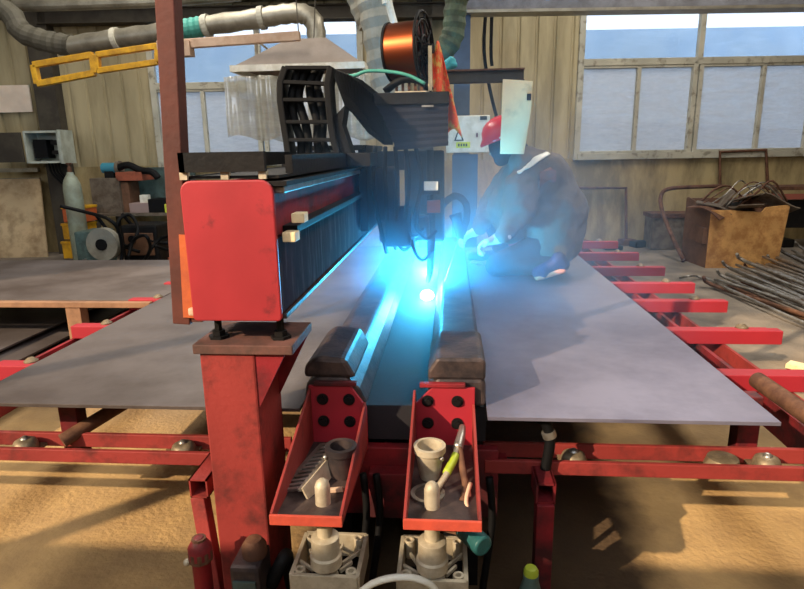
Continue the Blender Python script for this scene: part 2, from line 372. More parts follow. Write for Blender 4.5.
# steel posts and girts of the wall
g = MB()
for (px, w_) in ((58, .32), (425, .22)):
    u, _ = wuz(px, 130); wbox(g, u-w_/2, u+w_/2, 0, 5.6, 0, .20)
g.build('pilaster', M['clad_dark'], wall)
def girder(px0, px1, py, h, w0=.02, w1=.22):
    u0, z = wuz(px0, py); u1, _ = wuz(px1, py); mb = MB(); wbox(mb, u0, u1, z-h/2, z+h/2, w0, w1); wbox(mb, u0, u1, z+h/2, z+h/2+.015, w0-.0, w1+.06); wbox(mb, u0, u1, z-h/2-.015, z-h/2, w0, w1+.06)
    return mb
struct(girder(45, 470, 20, .17, .02, .20).build('trim_1', M['clad_dark']))
struct(girder(-60, 470, 3, .10, .02, .5).build('trim_2', M['galv_dull']))
# windows
def window(name, U0, U1, z0, z1, zt, mull, sash, clear_top=True):
    f = MB(); d0, d1 = -.05, .05
    wbox(f, U0-.05, U0+.04, z0-.05, z1+.05, d0, d1); wbox(f, U1-.04, U1+.05, z0-.05, z1+.05, d0, d1)
    wbox(f, U0, U1, z1-.03, z1+.05, d0, d1); wbox(f, U0, U1, z0-.05, z0+.05, d0, d1+.03); wbox(f, U0, U1, zt-.05, zt+.05, d0, d1)
    for u in mull:
        wbox(f, u-.085, u-.015, z0, zt, d0, d1); wbox(f, u+.01, u+.075, z0, zt, d0-.02, d1-.01); wbox(f, u-.04, u+.04, zt, z1, d0, d1)
    for u in sash: wbox(f, u-.03, u+.03, z0, zt, d0, d1-.015)
    for (a, b) in zip([U0]+mull, mull+[U1]):
        wbox(f, a+.04, b-.04, zt-.085, zt-.045, d0, d1-.015); wbox(f, a+.04, b-.04, z0+.05, z0+.085, d0, d1-.015)
    fr = struct(f.build(name, M['frame'], bevel=.006))
    cuts = [U0]+mull+[U1]
    for a, b in zip(cuts[:-1], cuts[1:]):
        m_ = MB(); wbox(m_, a+.02, b-.02, zt+.03, z1-.01, -.03, -.026); m_.build('pane', M['pane_clear'], fr)
    cuts = sorted([U0]+mull+sash+[U1])
    for i, (a, b) in enumerate(zip(cuts[:-1], cuts[1:])):
        m_ = MB(); wbox(m_, a+.02, b-.02, z0+.04, zt-.04, -.03-.01*(i % 2), -.026-.01*(i % 2)); m_.build('pane', M['pane_dusty'], fr)
    return fr
zt = wuz(640, 62)[1]
window('window_1', *W1, zt, [W1L+dW], [wuz(636, 110)[0], wuz(759, 110)[0]])
zt2 = wuz(200, 86)[1]
window('window_2', *W2, zt2, [wuz(262, 110)[0]], [wuz(204, 110)[0], wuz(330, 110)[0]])
# door-sized dark niche of the wall beside the left window is a steel post, see pilaster
# outside: the neighbouring hall seen through the panes, sky above it
_zr = wuz(640, 29, -6.5)[1]
nb = MB(); wbox(nb, -16, 18, 0, _zr, -6.6, -6.5)
o = nb.build('neighbouring_hall', M['neighbour']); tag(o, 'pale blue corrugated hall seen outside beyond the window panes', 'building', kind='thing')
struct(MB().box(wl(0, -.05, -8), (40, 15.6, .1), RW).build('ground_outside', M['concrete']))

# overhead crane beam, top right
a = at(466, 1, 7.0); b = at(900, -6, 7.2)
t = thing('overhead_beam', a, 'grey overhead crane beam with pale lower flange at top right', 'beam')
MB().bar(a, b, .10, .26).build('web', mat('grey_blue_beam', (112, 112, 118), .6, dirt=(80, 78, 80), amt=.6), t)
MB().bar(a+Vector((0, 0, -.125)), b+Vector((0, 0, -.125)), .24, .03).build('flange', M['galv'], t)
# post carrying the beam
p0 = at(462, 40, 7.1)
o = MB().span(p0.x-.09, p0.x+.09, 7.0, 7.2, 0, p0.z+.75).build('steel_post', M['blue_cab']); tag(o, 'blue-grey steel post under the left end of the overhead beam', 'post')

# ================================================================== DUCTS AND HOOD
def P(lst, Y): return [at(x, y, Y) for x, y in lst]
t = thing('ventilation_duct', at(160, 33, 7.2), 'round metal ventilation duct running along the wall to the fume hood elbow', 'duct')
MB().tube(P([(70, 46), (115, 39), (160, 33), (178, 30)], 7.2), .115, 16, ring=.22).build('spiral_pipe', M['galv'], t, smooth='auto')
MB().tube(P([(176, 31), (205, 26)], 7.2), .118, 16, ring=.07, smooth=1).build('teal_wrap', M['teal'], t)
MB().tube(P([(203, 26), (255, 19), (285, 14), (303, 14), (314, 22), (317, 42)], 7.2), .115, 16, ring=.22).build('spiral_pipe', M['galv'], t, smooth='auto')
for (x, y) in ((117, 39), (207, 26), (262, 18)):
    p = at(x, y, 7.2); d = (at(x+20, y-3, 7.2)-p).normalized(); MB().cyl(p-d*.03, p+d*.03, .128, seg=20).build('clamp_ring', M['frame'], t)
o = MB().tube(P([(-60, -30), (-30, -4), (8, 12), (22, 32), (46, 41), (72, 46)], 7.2), .13, 16, ring=.09).build('flexible_duct', M['duct_dark'], smooth=False)
tag(o, 'dark ribbed flexible duct curving down at the top left corner', 'duct')
o = MB().tube(P([(14, 6), (60, 5), (150, 2), (240, -5)], 7.6), .07, 14, smooth=1).build('metal_pipe', M['galv']); tag(o, 'pale straight metal pipe along the very top left', 'pipe')
o = MB().tube([at(356, -60, 5.6)+Vector((-.25, .2, 2.1)), at(364, -40, 5.6)]+P([(372, -12), (378, 20), (384, 60), (392, 95), (402, 140)], 5.6), .16, 18, ring=.11).build('flexible_duct', M['galv_dull'])
tag(o, 'large grey flexible duct hanging down behind the wire spool', 'duct')
o = MB().tube([at(346, -60, 6.3)+Vector((-.1, .1, 2.0)), at(350, -40, 6.3)]+P([(354, -12), (360, 8), (368, 26)], 6.3), .1, 14, ring=.09).build('flexible_duct', M['galv_dull']); tag(o, 'short narrow grey flexible duct left of the large hanging one', 'duct')
o = MB().tube([at(380, -40, 5.2)+Vector((-.1, .1, 2.2)), at(384, -20, 5.2)]+P([(386, -8), (391, 12), (396, 30)], 5.2), .03, 10).build('white_pipe', M['white']); tag(o, 'thin white pipe in front of the large hanging duct', 'pipe')
o = MB().tube([at(461, -50, 4.6)+Vector((.05, .3, 2.5)), at(460, -34, 4.6)]+P([(458, -14), (455, 12), (453, 34), (444, 50), (428, 60), (412, 62)], 4.6), .085, 16, ring=.07).build('flexible_duct', M['green_duct']); tag(o, 'olive green flexible hose duct curving behind the black spool flange', 'duct')
o = MB().tube(P([(486, 10), (484, 50), (490, 90), (500, 130)], 7.4), .02, 8).build('wall_cable', M['rubber']); tag(o, 'black cable hanging down the wall left of the cream board', 'cable')
o = MB().tube(P([(492, 8), (491, 50), (492, 66)], 7.5), .02, 8).build('wall_cable', M['rubber']); tag(o, 'short black cable ending at the dark steel beam', 'cable')

# fume hood with plastic strip curtain
hx0 = at(234, 73, 6).x; hx1 = at(362, 66, 6).x; hz = at(290, 70, 6).z; Y0, Y1 = 6.0, 6.9
t = thing('fume_hood', ((hx0+hx1)/2, 6.4, hz), 'brown pyramid fume hood with white rim and clear plastic strip curtain', 'hood')
ap = [at(288, 39, 6.3), at(326, 36, 6.3)]
m_ = MB(); bm = m_.bm
lo = [bm.verts.new(v) for v in ((hx0, Y0, hz+.05), (hx1, Y0, hz+.05), (hx1, Y1, hz+.05), (hx0, Y1, hz+.05))]
hi = [bm.verts.new(v) for v in ((ap[0].x, 6.3, ap[0].z), (ap[1].x, 6.3, ap[0].z), (ap[1].x, 6.6, ap[0].z), (ap[0].x, 6.6, ap[0].z))]
for k in range(4): bm.faces.new((lo[k], lo[(k+1) % 4], hi[(k+1) % 4], hi[k]))
bm.faces.new(hi)
m_.build('canopy', M['hood'], t)
m_ = MB(); m_.span(hx0-.03, hx1+.03, Y0-.03, Y0, hz-.005, hz+.055); m_.span(hx0-.03, hx1+.03, Y1, Y1+.03, hz-.005, hz+.055); m_.span(hx0-.03, hx0, Y0, Y1, hz-.005, hz+.055); m_.span(hx1, hx1+.03, Y0, Y1, hz-.005, hz+.055)
m_.build('rim', M['white'], t)
def curtain(x0, x1, Y, zt, zb, ph):
    def f(a, b):
        x = x0+(x1-x0)*a; wv = .028*math.sin(a*(x1-x0)*26+ph)+.02*math.sin(a*(x1-x0)*61+ph*2)+.02*noise.noise(Vector((x*6, b*3, ph)))
        zz = zt+(zb-zt)*b + (.05*math.sin(a*19+ph) if b > .99 else 0)*.6
        return Vector((x, Y+wv*(1.2-b*.6)+.05*b*math.sin(a*7), zz))
    mb = MB(); mb.grid(f, 160, 14); return mb
zb = at(260, 138, 6).z
curtain(hx0-.10, hx1+.18, Y0-.05, hz-.05, zb, 0.3).build('strip_curtain', M['pvc'], t, smooth=True, solid=.004)
curtain(hx0-.05, hx1+.1, Y1+.05, hz-.02, zb, 1.3).build('strip_curtain', M['pvc'], t, smooth=True, solid=.004)
for dx in (-.25, .25):
    MB().cyl(((hx0+hx1)/2+dx*.3, 6.45, ap[0].z-.02), ((hx0+hx1)/2+dx, 6.9, 5.6), .006, seg=8).build('hanging_rod', M['clad_dark'], t)
m_ = MB()
for x in (hx0+.15, hx0+.5):
    m_.bar((x, 6.3, hz+.06), at(256, 40, 6.3), .02, .02)
m_.build('hanger', M['galv'], t)

# swing boom
def pframe(pts, Y, th):
    q = P(pts, Y); mb = MB()
    for i in range(4): mb.bar(q[i], q[(i+1) % 4], .06, th)
    return mb
t = thing('swing_boom', at(95, 60, 6.05), 'yellow two-bay swing boom with a faded pink tube at its right end', 'boom')
pframe([(34, 65), (93, 55), (95, 73), (38, 84)], 6.05, .06).build('boom_frame', M['yellow'], t, bevel=.006)
pframe([(97, 55), (158, 46), (158, 62), (98, 71)], 6.05, .055).build('boom_frame', M['yellow'], t, bevel=.006)
MB().bar(at(158, 46, 6.05), at(300, 36, 6.05), .07, .085).build('tube', M['paleboom'], t, bevel=.006)
MB().span(at(183, 45, 6).x-.05, at(183, 45, 6).x+.07, 5.98, 6.1, at(183, 56, 6).z, at(183, 41, 6).z).build('hinge', M['paleboom'], t)

# ================================================================== LEFT BACKGROUND
def wthing(name, px, py, w_, label, cat, group=None):
    u, z = wuz(px, py, w_); return thing(name, wl(u, z, w_), label, cat, group)
# electrical cabinet, door open to the left
w_ = .55
u0, z1 = wuz(22, 131, w_); u1, _ = wuz(57, 129, w_); z0 = wuz(57, 163, w_)[1]
t = wthing('electrical_cabinet', 40, 163, .3, 'pale grey electrical cabinet with its door open, on the left wall post', 'cabinet')
m_ = MB(); wbox(m_, u0, u1, z0, z1, .22, .24)
for (a, b, c_, d) in ((u0, u1, z1-.03, z1), (u0, u1, z0, z0+.03), (u0, u0+.03, z0, z1), (u1-.03, u1, z0, z1)): wbox(m_, a, b, c_, d, .22, w_)
m_.build('housing', M['cabinet'], t)
m_ = MB(); wbox(m_, u1+.0, u1+.04, z0-.01, z1+.01, .22, w_+.02); m_.build('side_panel', M['cabinet'], t)
m_ = MB(); wbox(m_, u0-.62, u0-.02, z0+.02, z1-.02, w_, w_+.03); dr = m_.build('door', M['clad_dark'], t)
m_ = MB(); wbox(m_, u0-.58, u0-.54, z0+.2, z0+.3, w_+.03, w_+.06); m_.build('handle', M['steel'], dr)
m_ = MB(); wbox(m_, u0+.06, u0+.26, z0+.07, z1-.12, .24, .44, .01); m_.build('switchgear', M['rubber'], t)
m_ = MB(); wbox(m_, u0+.3, u1-.06, z1-.20, z1-.13, .24, .40); wbox(m_, u0+.3, u1-.06, z1-.34, z1-.28, .24, .40); m_.build('terminal_block', M['black'], t)
for k in range(4):
    m_ = MB(); s = u0+.2+.05*k; m_.tube([wl(s, z0, .35), wl(s+.02, z0-.15, .34), wl(s+.12, z0-.3, .30), wl(s+.2, z0-.42-.05*k, .26)], .016, 8); m_.build('cable', M['rubber'], t)
for (pa, lab, mt) in (((-30, 86, 33, 112), 'pale pinkish board fixed high on the left wall', 'beige'),):
    ua, za = wuz(pa[0], pa[1], .05); ub, zb_ = wuz(pa[2], pa[3], .05); m_ = MB(); wbox(m_, ua, ub, zb_, za, .04, .06)
    tag(m_.build('notice_board', mat('pale_pink_board', (246, 226, 206), .7, dirt=(226, 200, 174), amt=.4)), lab, 'board')
ua, za = wuz(-40, 180, .3); ub, zb_ = wuz(54, 249, .3)
m_ = MB(); m_.prism([wl(ua, .0, .5), wl(ub+.0, .0, .5), wl(ub-.05, za, .3), wl(ua, za, .3)], FH*.03)
tag(m_.build('leaning_board', M['beige'], bevel=.004), 'stained beige board leaning on the wall below the cabinet', 'board')
u_, z_ = wuz(20, 168, .2); m_ = MB(); wbox(m_, u_-1.5, u_+.3, z_-.06, z_, .2, .26); wbox(m_, u_-1.5, u_+.3, z_-.2, z_-.15, .2, .26)
tag(m_.build('cable_tray', M['galv']), 'pair of horizontal metal rails under the open cabinet', 'rail')

# gas cylinder
p = atz(84, 268, 0.0); p.y -= .0
top = 1.34
t = thing('gas_cylinder', p, 'tall pale green gas cylinder standing left of the shelf', 'cylinder')
MB().lathe(p, [(.10, 0), (.115, .02), (.115, top-.28), (.108, top-.20), (.08, top-.12), (.045, top-.07), (.04, top-.04)], 24).build('body', mat('pale_green_cylinder', (142, 150, 132), .5, dirt=(110, 104, 88), amt=.6), t, smooth='auto')
MB().lathe(p+Vector((0, 0, top-.04)), [(.028, 0), (.028, .06), (.018, .06), (.018, .1), (.035, .1), (.035, .12)], 16).build('valve', M['rusty'], t, smooth='auto')
# yellow boxes
for k, (py0, py1, lab) in enumerate(((222, 207, 'top of the three stacked yellow boxes behind the gas cylinder'), (239, 224, 'middle one of three stacked yellow boxes behind the gas cylinder'), (258, 242, 'lowest of the three stacked yellow boxes behind the gas cylinder'))):
    b0 = at(66+0*k, py0, 8.0); b1 = at(86, py1, 8.0)
    t = thing('yellow_box', ((b0.x+b1.x)/2, 8.1, b0.z), lab, 'box', 'yellow boxes behind the gas cylinder')
    z0_ = max(b0.z, .001)
    MB().span(b0.x, b1.x, 7.95, 8.25, z0_, b1.z, .01).build('body', M['yellow'] if k else M['orange_steel'], t)
    MB().span(b0.x-.01, b1.x+.01, 7.94, 8.26, b1.z-.02, b1.z+.015, .005).build('lid', M['yellow'], t)
# steel workshop table / shelf
x0 = at(96, 215, 8.3).x; x1 = at(182, 215, 8.3).x; zs = at(130, 213, 8.3).z; zt_ = at(130, 177, 8.3).z; zl = at(150, 240, 8.3).z
t = thing('storage_shelf', ((x0+x1)/2, 8.5, 0), 'steel rack shelf with clutter left of the brown post', 'shelf')
for z in (zs, zl): MB().span(x0, x1, 8.25, 8.85, z-.04, z).build('shelf_board', M['scrap'], t)
for x in (x0+.03, x1-.03):
    for y in (8.28, 8.82): MB().span(x-.025, x+.025, y-.025, y+.025, 0, zs+.0).build('leg', M['clad_dark'], t)
MB().span(x0, x1, 8.86, 8.9, zs, zt_+.12).build('back_panel', M['green_welder'], t)
def sbox(name, px0, py0, px1, py1, Y, dep, m, lab, cat, zb_=None, bev=.008):
    a = at(px0, py1, Y); b = at(px1, py0, Y); z0_ = a.z if zb_ is None else zb_
    o = MB().span(a.x, b.x, Y, Y+dep, z0_, b.z, bev).build(name, m); tag(o, lab, cat); return o
sbox('tool_chest', 94, 178, 118, 214, 8.35, .3, M['scrap'], 'grey-brown tool chest at the left end of the shelf', 'chest', zs)
sbox('wooden_tray', 116, 172, 141, 181, 8.35, .4, M['wood_plank'], 'reddish brown tray raised on the shelf clutter', 'tray')
sbox('storage_box', 118, 182, 128, 212, 8.4, .3, M['wood_side'], 'tall dark brown box under the reddish tray', 'box', zs)
sbox('plastic_bin', 130, 203, 148, 213, 8.3, .25, mat('grey_bin', (150, 128, 122), .6), 'greyish pink open bin on the shelf front', 'bin', zs)
sbox('tool_case', 149, 199, 166, 213, 8.3, .3, M['rubber'], 'black tool case on the shelf beside the grey bin', 'case', zs)
sbox('yellow_carton', 165, 204, 175, 213, 8.28, .2, M['label_yellow'], 'small pale yellow carton at the right end of the shelf', 'carton', zs)
o = sbox('paper_pack', 140, 195, 147, 203, 8.35, .1, M['white'], 'white paper pack standing in the grey bin', 'paper')
p = at(111, 168, 8.45)
t = thing('bench_grinder', p, 'small blue grinder on top of the tool chest', 'grinder')
MB().cyl(p+Vector((-.12, 0, 0)), p+Vector((.1, 0, 0)), .075, seg=20).build('motor', mat('blue_grinder', (60, 130, 150), .5), t, smooth='auto')
MB().cyl(p+Vector((.1, 0, 0)), p+Vector((.15, 0, 0)), .1, seg=24).build('wheel', M['scrap'], t)
MB().span(p.x-.08, p.x+.06, p.y-.06, p.y+.06, at(111, 178, 8.45).z, p.z).build('base', M['black'], t)
o = MB().tube(P([(118, 168), (128, 165), (140, 170), (152, 172), (158, 178)], 8.4), .05, 10).build('hose_bundle', M['rubber']); tag(o, 'black hose bundle lying on the reddish tray', 'hose')
# wire feeder on wheels with coil
p = atz(100, 268, 0); p.y = 7.0; p = at(100, 255, 6.9); 
t = thing('wire_feeder', (p.x, p.y, 0), 'green-grey welding wire feeder with round coil on small wheels', 'feeder')
x0, x1 = at(76, 250, 6.9).x, at(98, 250, 6.9).x
MB().span(x0, x1, 6.9, 7.3, .1, at(80, 232, 6.9).z, .02).build('housing', M['green_welder'], t)
cc = at(104, 244, 6.88)
MB().lathe(cc, [(.07, -.05), (.20, -.05), (.20, .05), (.07, .05)], 28, axis=(0, 1, 0)).build('wire_coil', M['galv_dull'], t, smooth='auto')
MB().lathe(cc, [(.0, -.07), (.07, -.07), (.07, .07), (.0, .07)], 18, axis=(0, 1, 0)).build('hub', M['rubber'], t, smooth='auto')
MB().span(x0-.02, at(122, 250, 6.9).x, 6.85, 7.3, .08, .12).build('base_frame', M['green_welder'], t)
for x in (x0+.03, at(118, 250, 6.9).x):
    MB().cyl((x, 6.84, .06), (x, 6.88, .06), .06, seg=18).build('wheel', M['white'], t, smooth='auto')
for k in range(3): MB().cyl((x0+.06+.05*k, 6.9, .22+.03*(k % 2)), (x0+.06+.05*k, 6.86, .22+.03*(k % 2)), .018, seg=12).build('socket', M['steel'], t)
# power source behind
a = at(128, 232, 7.6)
t = thing('welding_power_source', (a.x+.1, 7.8, 0), 'dark welding power source in the tangle of cables', 'welder')
MB().span(a.x-.05, a.x+.45, 7.5, 8.0, .06, a.z+.1, .03).build('housing', M['black'], t)
MB().span(a.x+.0, a.x+.4, 7.48, 7.5, .2, a.z, .01).build('front_panel', M['wood_side'], t)
MB().cyl((a.x+.12, 7.49, a.z-.08), (a.x+.12, 7.45, a.z-.08), .05, seg=18).build('dial', M['rubber'], t)
for (pts, Y, lab) in (([(60, 206), (85, 212), (110, 220), (120, 235), (122, 258), (112, 270), (96, 266)], 6.8, 'black cable looping over the wire feeder'),
        ([(96, 215), (112, 235), (128, 246), (138, 230), (130, 215), (118, 222), (122, 244), (140, 252)], 7.3, 'thick black cable coiled in front of the power source'),
        ([(122, 214), (135, 228), (150, 240), (165, 243), (180, 240)], 7.6, 'black cable sagging from the shelf to the right'),
        ([(128, 258), (134, 240), (146, 236), (150, 250), (140, 264), (126, 262)], 7.1, 'round loop of black hose on the floor'),
        ([(150, 250), (162, 238), (180, 236), (186, 246), (170, 250), (155, 246)], 7.2, 'black hose coil at the foot of the brown post'),
        ([(70, 272), (64, 262), (62, 272), (40, 278), (10, 276), (-10, 280)], 6.6, 'thin black cable trailing along the floor to the left')):
    o = MB().tube([at(x, y, Y+.12*math.sin(i*2.1)) for i, (x, y) in enumerate(pts)], .022 if 'thin' not in lab else .012, 8, smooth=6).build('welding_cable', M['rubber'], smooth=True); tag(o, lab, 'cable')
a = atz(140, 266, .0)
o = MB().bar((a.x, a.y-.05, .08), (a.x+1.0, a.y+.35, .11), .34, .07).build('wooden_plank', M['wood_plank']); tag(o, 'red-brown plank lying on the floor left of the brown post', 'plank')

# ================================================================== RIGHT BACKGROUND
p = atz(622, 262, 0)
t = wthing('control_box', 472, 150, 3.2, 'light grey control box with yellow warning label behind the worker', 'control box')
a = at(446, 153, 6); b = at(490, 115, 6)
MB().span(a.x, b.x, 6, 6.25, a.z, b.z, .01).build('housing', M['white'], t)
q = at(458, 148, 6); r_ = at(467, 142, 6)
lb = MB().span(q.x-.02, r_.x+.03, 5.993, 6.0, q.z, r_.z).build('warning_label', M['label_yellow'], t)
m_ = MB()
for k in range(4): m_.span(q.x+.0+.025*k, q.x+.015+.025*k, 5.990, 5.993, q.z+.015, r_.z-.015)
m_.build('label_text', M['dark_ink'], lb)
q = at(454, 141, 6); r_ = at(464, 127, 6)
tr = MB().prism([(q.x, 5.995, q.z), (r_.x, 5.995, q.z), ((q.x+r_.x)/2, 5.995, r_.z)], (0, .005, 0)).build('warning_triangle', M['dark_ink'], t)
MB().prism([(q.x+.02, 5.992, q.z+.012), (r_.x-.02, 5.992, q.z+.012), ((q.x+r_.x)/2, 5.992, r_.z-.03)], (0, .003, 0)).build('triangle_face', M['label_white'], tr)
q = at(480, 120, 6); r_ = at(487, 116, 6); MB().span(q.x, r_.x, 5.992, 6, q.z, r_.z).build('display', M['dark_ink'], t)
q = at(477, 133, 6); MB().span(q.x-.008, q.x+.008, 5.985, 6, q.z-.04, q.z).build('lock', M['red'], t)
a = at(452, 220, 6.05); b = at(478, 154, 6.05)
MB().span(a.x, b.x, 6.05, 6.22, 0, b.z, .01).build('pedestal', M['blue_cab'], t)
# dark low crates and bent frames against the wall
def pipe_frame(pts, wds, lab):
    q = []
    for (x, y), w_ in zip(pts, wds):
        u, z = wuz(x, y, w_); q.append(wl(u, max(z, .02), w_))
    m_ = MB()
    m_.tube(q, .025, 10, smooth=1 if len(q) < 5 else 3); tag(m_.build('bent_pipe_frame', M['rusty'], smooth='auto'), lab, 'frame')
pipe_frame([(577, 188), (626, 188), (626, 246)], (.12, .12, .3), 'rusty square pipe frame leaning on the wall beside the worker')
tag(MB().tube([at(684, 261, 7.95), at(672, 236, 8.25), at(662, 210, 8.6), at(661, 196, 8.8), at(668, 189, 8.85), at(692, 187, 8.9), at(722, 186, 8.9)], .028, 10, smooth=4).build('bent_pipe_frame', M['rusty'], smooth=True), 'rusty bent pipe with rounded corner left of the wooden crate', 'frame')
pipe_frame([(720, 188), (720, 152), (766, 150), (768, 190)], (.1, .1, .1, .1), 'rusty upright frame on the wall above the wooden crate')
a = at(652, 240, 8.95); b = at(690, 218, 8.95)
t = thing('steel_trough', (a.x+.3, 9.1, 0), 'dark open steel trough left of the wooden crate', 'trough')
MB().span(a.x, b.x+.2, 8.98, 9.35, .01, b.z, .01).build('body', M['scrap'], t); MB().span(a.x-.02, b.x+.22, 8.95, 9.38, b.z, b.z+.06).build('rim', M['rusty'], t)
a = at(770, 212, 9.0); b = at(850, 186, 9.0)
t = thing('steel_bench', (a.x, 9.1, 0), 'dark steel bench against the wall right of the wooden crate', 'bench')
MB().span(a.x, b.x, 9.0, 9.5, b.z-.05, b.z).build('top', M['rusty'], t); MB().span(a.x, b.x, 8.98, 9.0, b.z-.18, b.z-.1).build('rail', mat('faded_red_rail', (150, 84, 70), .7), t)
MB().span(a.x, b.x, 9.1, 9.4, .3, b.z-.2).build('shade_block', M['black'], t)  # black block stands in for the shade under the bench top
for x in (a.x+.05, b.x-.05): MB().span(x-.03, x+.03, 9.02, 9.08, 0, b.z-.05).build('leg', M['rusty'], t)
# low debris along wall foot
for k in range(16):
    px = 585+k*14.3; 
    if 655 < px < 800 and k % 2: continue
    u, z = wuz(px, 244, .35+.2*(k % 3)); c_ = wl(u, 0, .3+.2*(k % 3))
    m_ = MB(); hh = .06+.08*random.random()
    m_.box(c_+Vector((0, 0, hh/2)), (.22+.1*random.random(), .18, hh), Matrix.Rotation(random.random()*3, 3, 'Z'), .02)
    tag(m_.build('scrap_block', M['black'] if k % 3 else M['rusty']), 'dark scrap block lying along the foot of the back wall', 'scrap', 'scrap blocks along the back wall')
# wooden crate
a = atz(705, 268, 0); 
cx0, cx1 = a.x, at(780, 268, 7.58).x; zc = at(740, 210, 7.58).z
t = thing('wooden_crate', ((cx0+cx1)/2, 7.9, 0), 'big plywood crate full of scrap steel on the right', 'crate')
m_ = MB(); m_.prism([(cx0, 7.58, .0), (cx1-.04, 7.58, .0), (cx1+.02, 7.58, zc+.06), (cx1-.25, 7.58, zc+.03), (cx0+.6, 7.58, zc-.03), (cx0+.2, 7.58, zc), (cx0-.0, 7.58, zc+.0)], (0, .025, 0)); m_.build('front_board', M['plywood'], t)  # strong plywood colour stands in for sunlight on this face
lx = at(687, 262, 7.9).x
MB().prism([(cx0, 7.585, 0), (cx0-.06, 8.2, 0), (cx0-.06, 8.2, zc+.12), (cx0, 7.585, zc)], (.02, .01, 0)).build('side_board', M['wood_side'], t)
MB().prism([(cx1-.03, 7.585, 0), (cx1-.15, 8.2, 0), (cx1-.15, 8.2, zc+.1), (cx1-.03, 7.585, zc)], (-.02, .01, 0)).build('side_board', M['wood_side'], t)
MB().span(cx0-.06, cx1-.15, 8.2, 8.225, 0, zc+.1).build('back_board', M['wood_side'], t)
MB().span(cx0-.05, cx1-.1, 7.62, 8.15, .3, .5).build('bottom_board', M['wood_side'], t)
# scrap in the crate
random.seed(5)
for k in range(9):
    m_ = MB(); c_ = Vector((cx0+.0+.1*k+.02, 7.72+.08*(k % 4), zc-.04+.05*(k % 3)+(.06 if 2 < k < 7 else 0)))
    R = Matrix.Rotation(random.uniform(-.6, .6), 3, 'Y') @ Matrix.Rotation(random.uniform(-.5, .5), 3, 'X') @ Matrix.Rotation(random.random()*3, 3, 'Z')
    def f(a_, b_, R=R, c_=c_, k=k): return c_ + R @ Vector(((a_-.5)*.42, (b_-.5)*.3, .07*math.sin(a_*3+k)))
    m_.grid(f, 8, 3)
    tag(m_.build('scrap_sheet', M['scrap'] if k % 3 else M['rusty'], solid=.012), 'bent scrap sheet heaped in the wooden crate', 'scrap', 'scrap sheets in the crate')
for k in range(8):
    x = cx0+random.uniform(.05, .75); y = 7.7+random.uniform(0, .4); z = zc+.06
    pts = [(x-.25, y, z-.03), (x-.08, y-.05, z+.1+.14*random.random()), (x+.12, y, z+.16+.12*random.random()), (x+.35, y+.05, z+.02)]
    tag(MB().tube(pts, .008 if k % 3 else .014, 6).build('scrap_wire', M['steel'] if k % 2 else M['rusty'], smooth=True), 'curled scrap wire sticking out of the crate', 'wire', 'scrap wires in the crate')
# bundle of steel rods
random.seed(11)
for k in range(38):
    s = k/37
    A = atz(716+86*s+random.uniform(-8, 8), 286-30*s+random.uniform(-3, 3), .03); B_ = atz(872+40*s+random.uniform(-14, 14), 350-52*s+random.uniform(-9, 9), .03)
    A.z = .025+.04*(k % 4); B_.z = .025+.03*((k+2) % 3)
    mid = (A+B_)/2+Vector((random.uniform(-.05, .05), random.uniform(-.05, .05), .01))
    pts = [A, mid, B_]
    if k % 5 == 0: pts = [A+Vector((-.12, .02, .10)), A+Vector((-.03, 0, .02)), mid, B_]
    tag(MB().tube(pts, .017 if k % 3 else .022, 6, smooth=3).build('steel_rod', M['steel'] if k % 4 else M['rusty'], smooth=True), 'long steel rod in the loose bundle on the floor in front of the crate', 'rod', 'steel rods bundled on the floor')
a = atz(640, 282, 0)
tag(MB().tube([atz(680, 278, .03), atz(690, 276, .08), atz(700, 277, .03), atz(740, 290, .02), atz(790, 312, .02), atz(830, 330, .02)], .014, 6).build('bent_rod', M['steel'], smooth=True), 'single hooked rod reaching out left of the rod bundle', 'rod')

# ================================================================== WORK TABLE: RAILS, CROSS BARS, PLATES
ZT = .70                                              # top face of the steel plates being welded
SH = MB
def plate(x0, x1, y0, y1, z, m, lab, name='steel_plate', t_=.012):
    o = MB().span(x0, x1, y0, y1, z-t_, z, .001).build(name, m); tag(o, lab, 'steel plate'); return o
plate(.118, .98, 1.69, 4.95, ZT, M['plate'], 'large steel plate lying on the right side of the welding table')
plate(-1.655, -.48, 1.725, 5.0, ZT, M['plate_dark'], 'large dark steel plate on the left side under the red beam')
plate(-4.1, -1.87, 3.52, 4.95, .60, M['plate_dark'], 'brownish steel sheet lying left of the large plate, beyond the post')
plate(-5.4, -2.62, 2.2, 6.3, .30, M['plate_dark'], 'low steel sheet at the left edge, lower of the two stacked')
plate(-5.6, -2.80, 2.0, 6.1, .335, M['plate_dark'], 'low steel sheet at the left edge, upper of the two stacked')
for x, y, q_ in ((-5.0, 5.8, 'far left corner of'), (-3.1, 5.8, 'far right corner of'), (-3.1, 2.9, 'near right corner of')):
    tag(MB().span(x-.15, x+.15, y-.1, y+.1, 0, .286).build('timber_block', M['wood_side']), 'dark timber block under the %s the low stacked sheets' % q_, 'block', 'timber blocks under the low sheets')
for x, y, q_ in ((-3.9, 4.9, 'far left corner of'), (-3.9, 3.6, 'near left corner of'), (-2.75, 4.9, 'far right corner of')):
    tag(MB().span(x-.04, x+.04, y-.04, y+.04, .336, .586).build('steel_stand', M['rusty']), 'short rusty stand under the %s the brownish left sheet' % q_, 'stand', 'stands under the left sheet')
tag(MB().span(-2.45, -2.35, 3.46, 3.54, 0, .587).build('steel_post', M['angle'], bevel=.004), 'pale tan post carrying the near edge of the brownish left sheet', 'post')

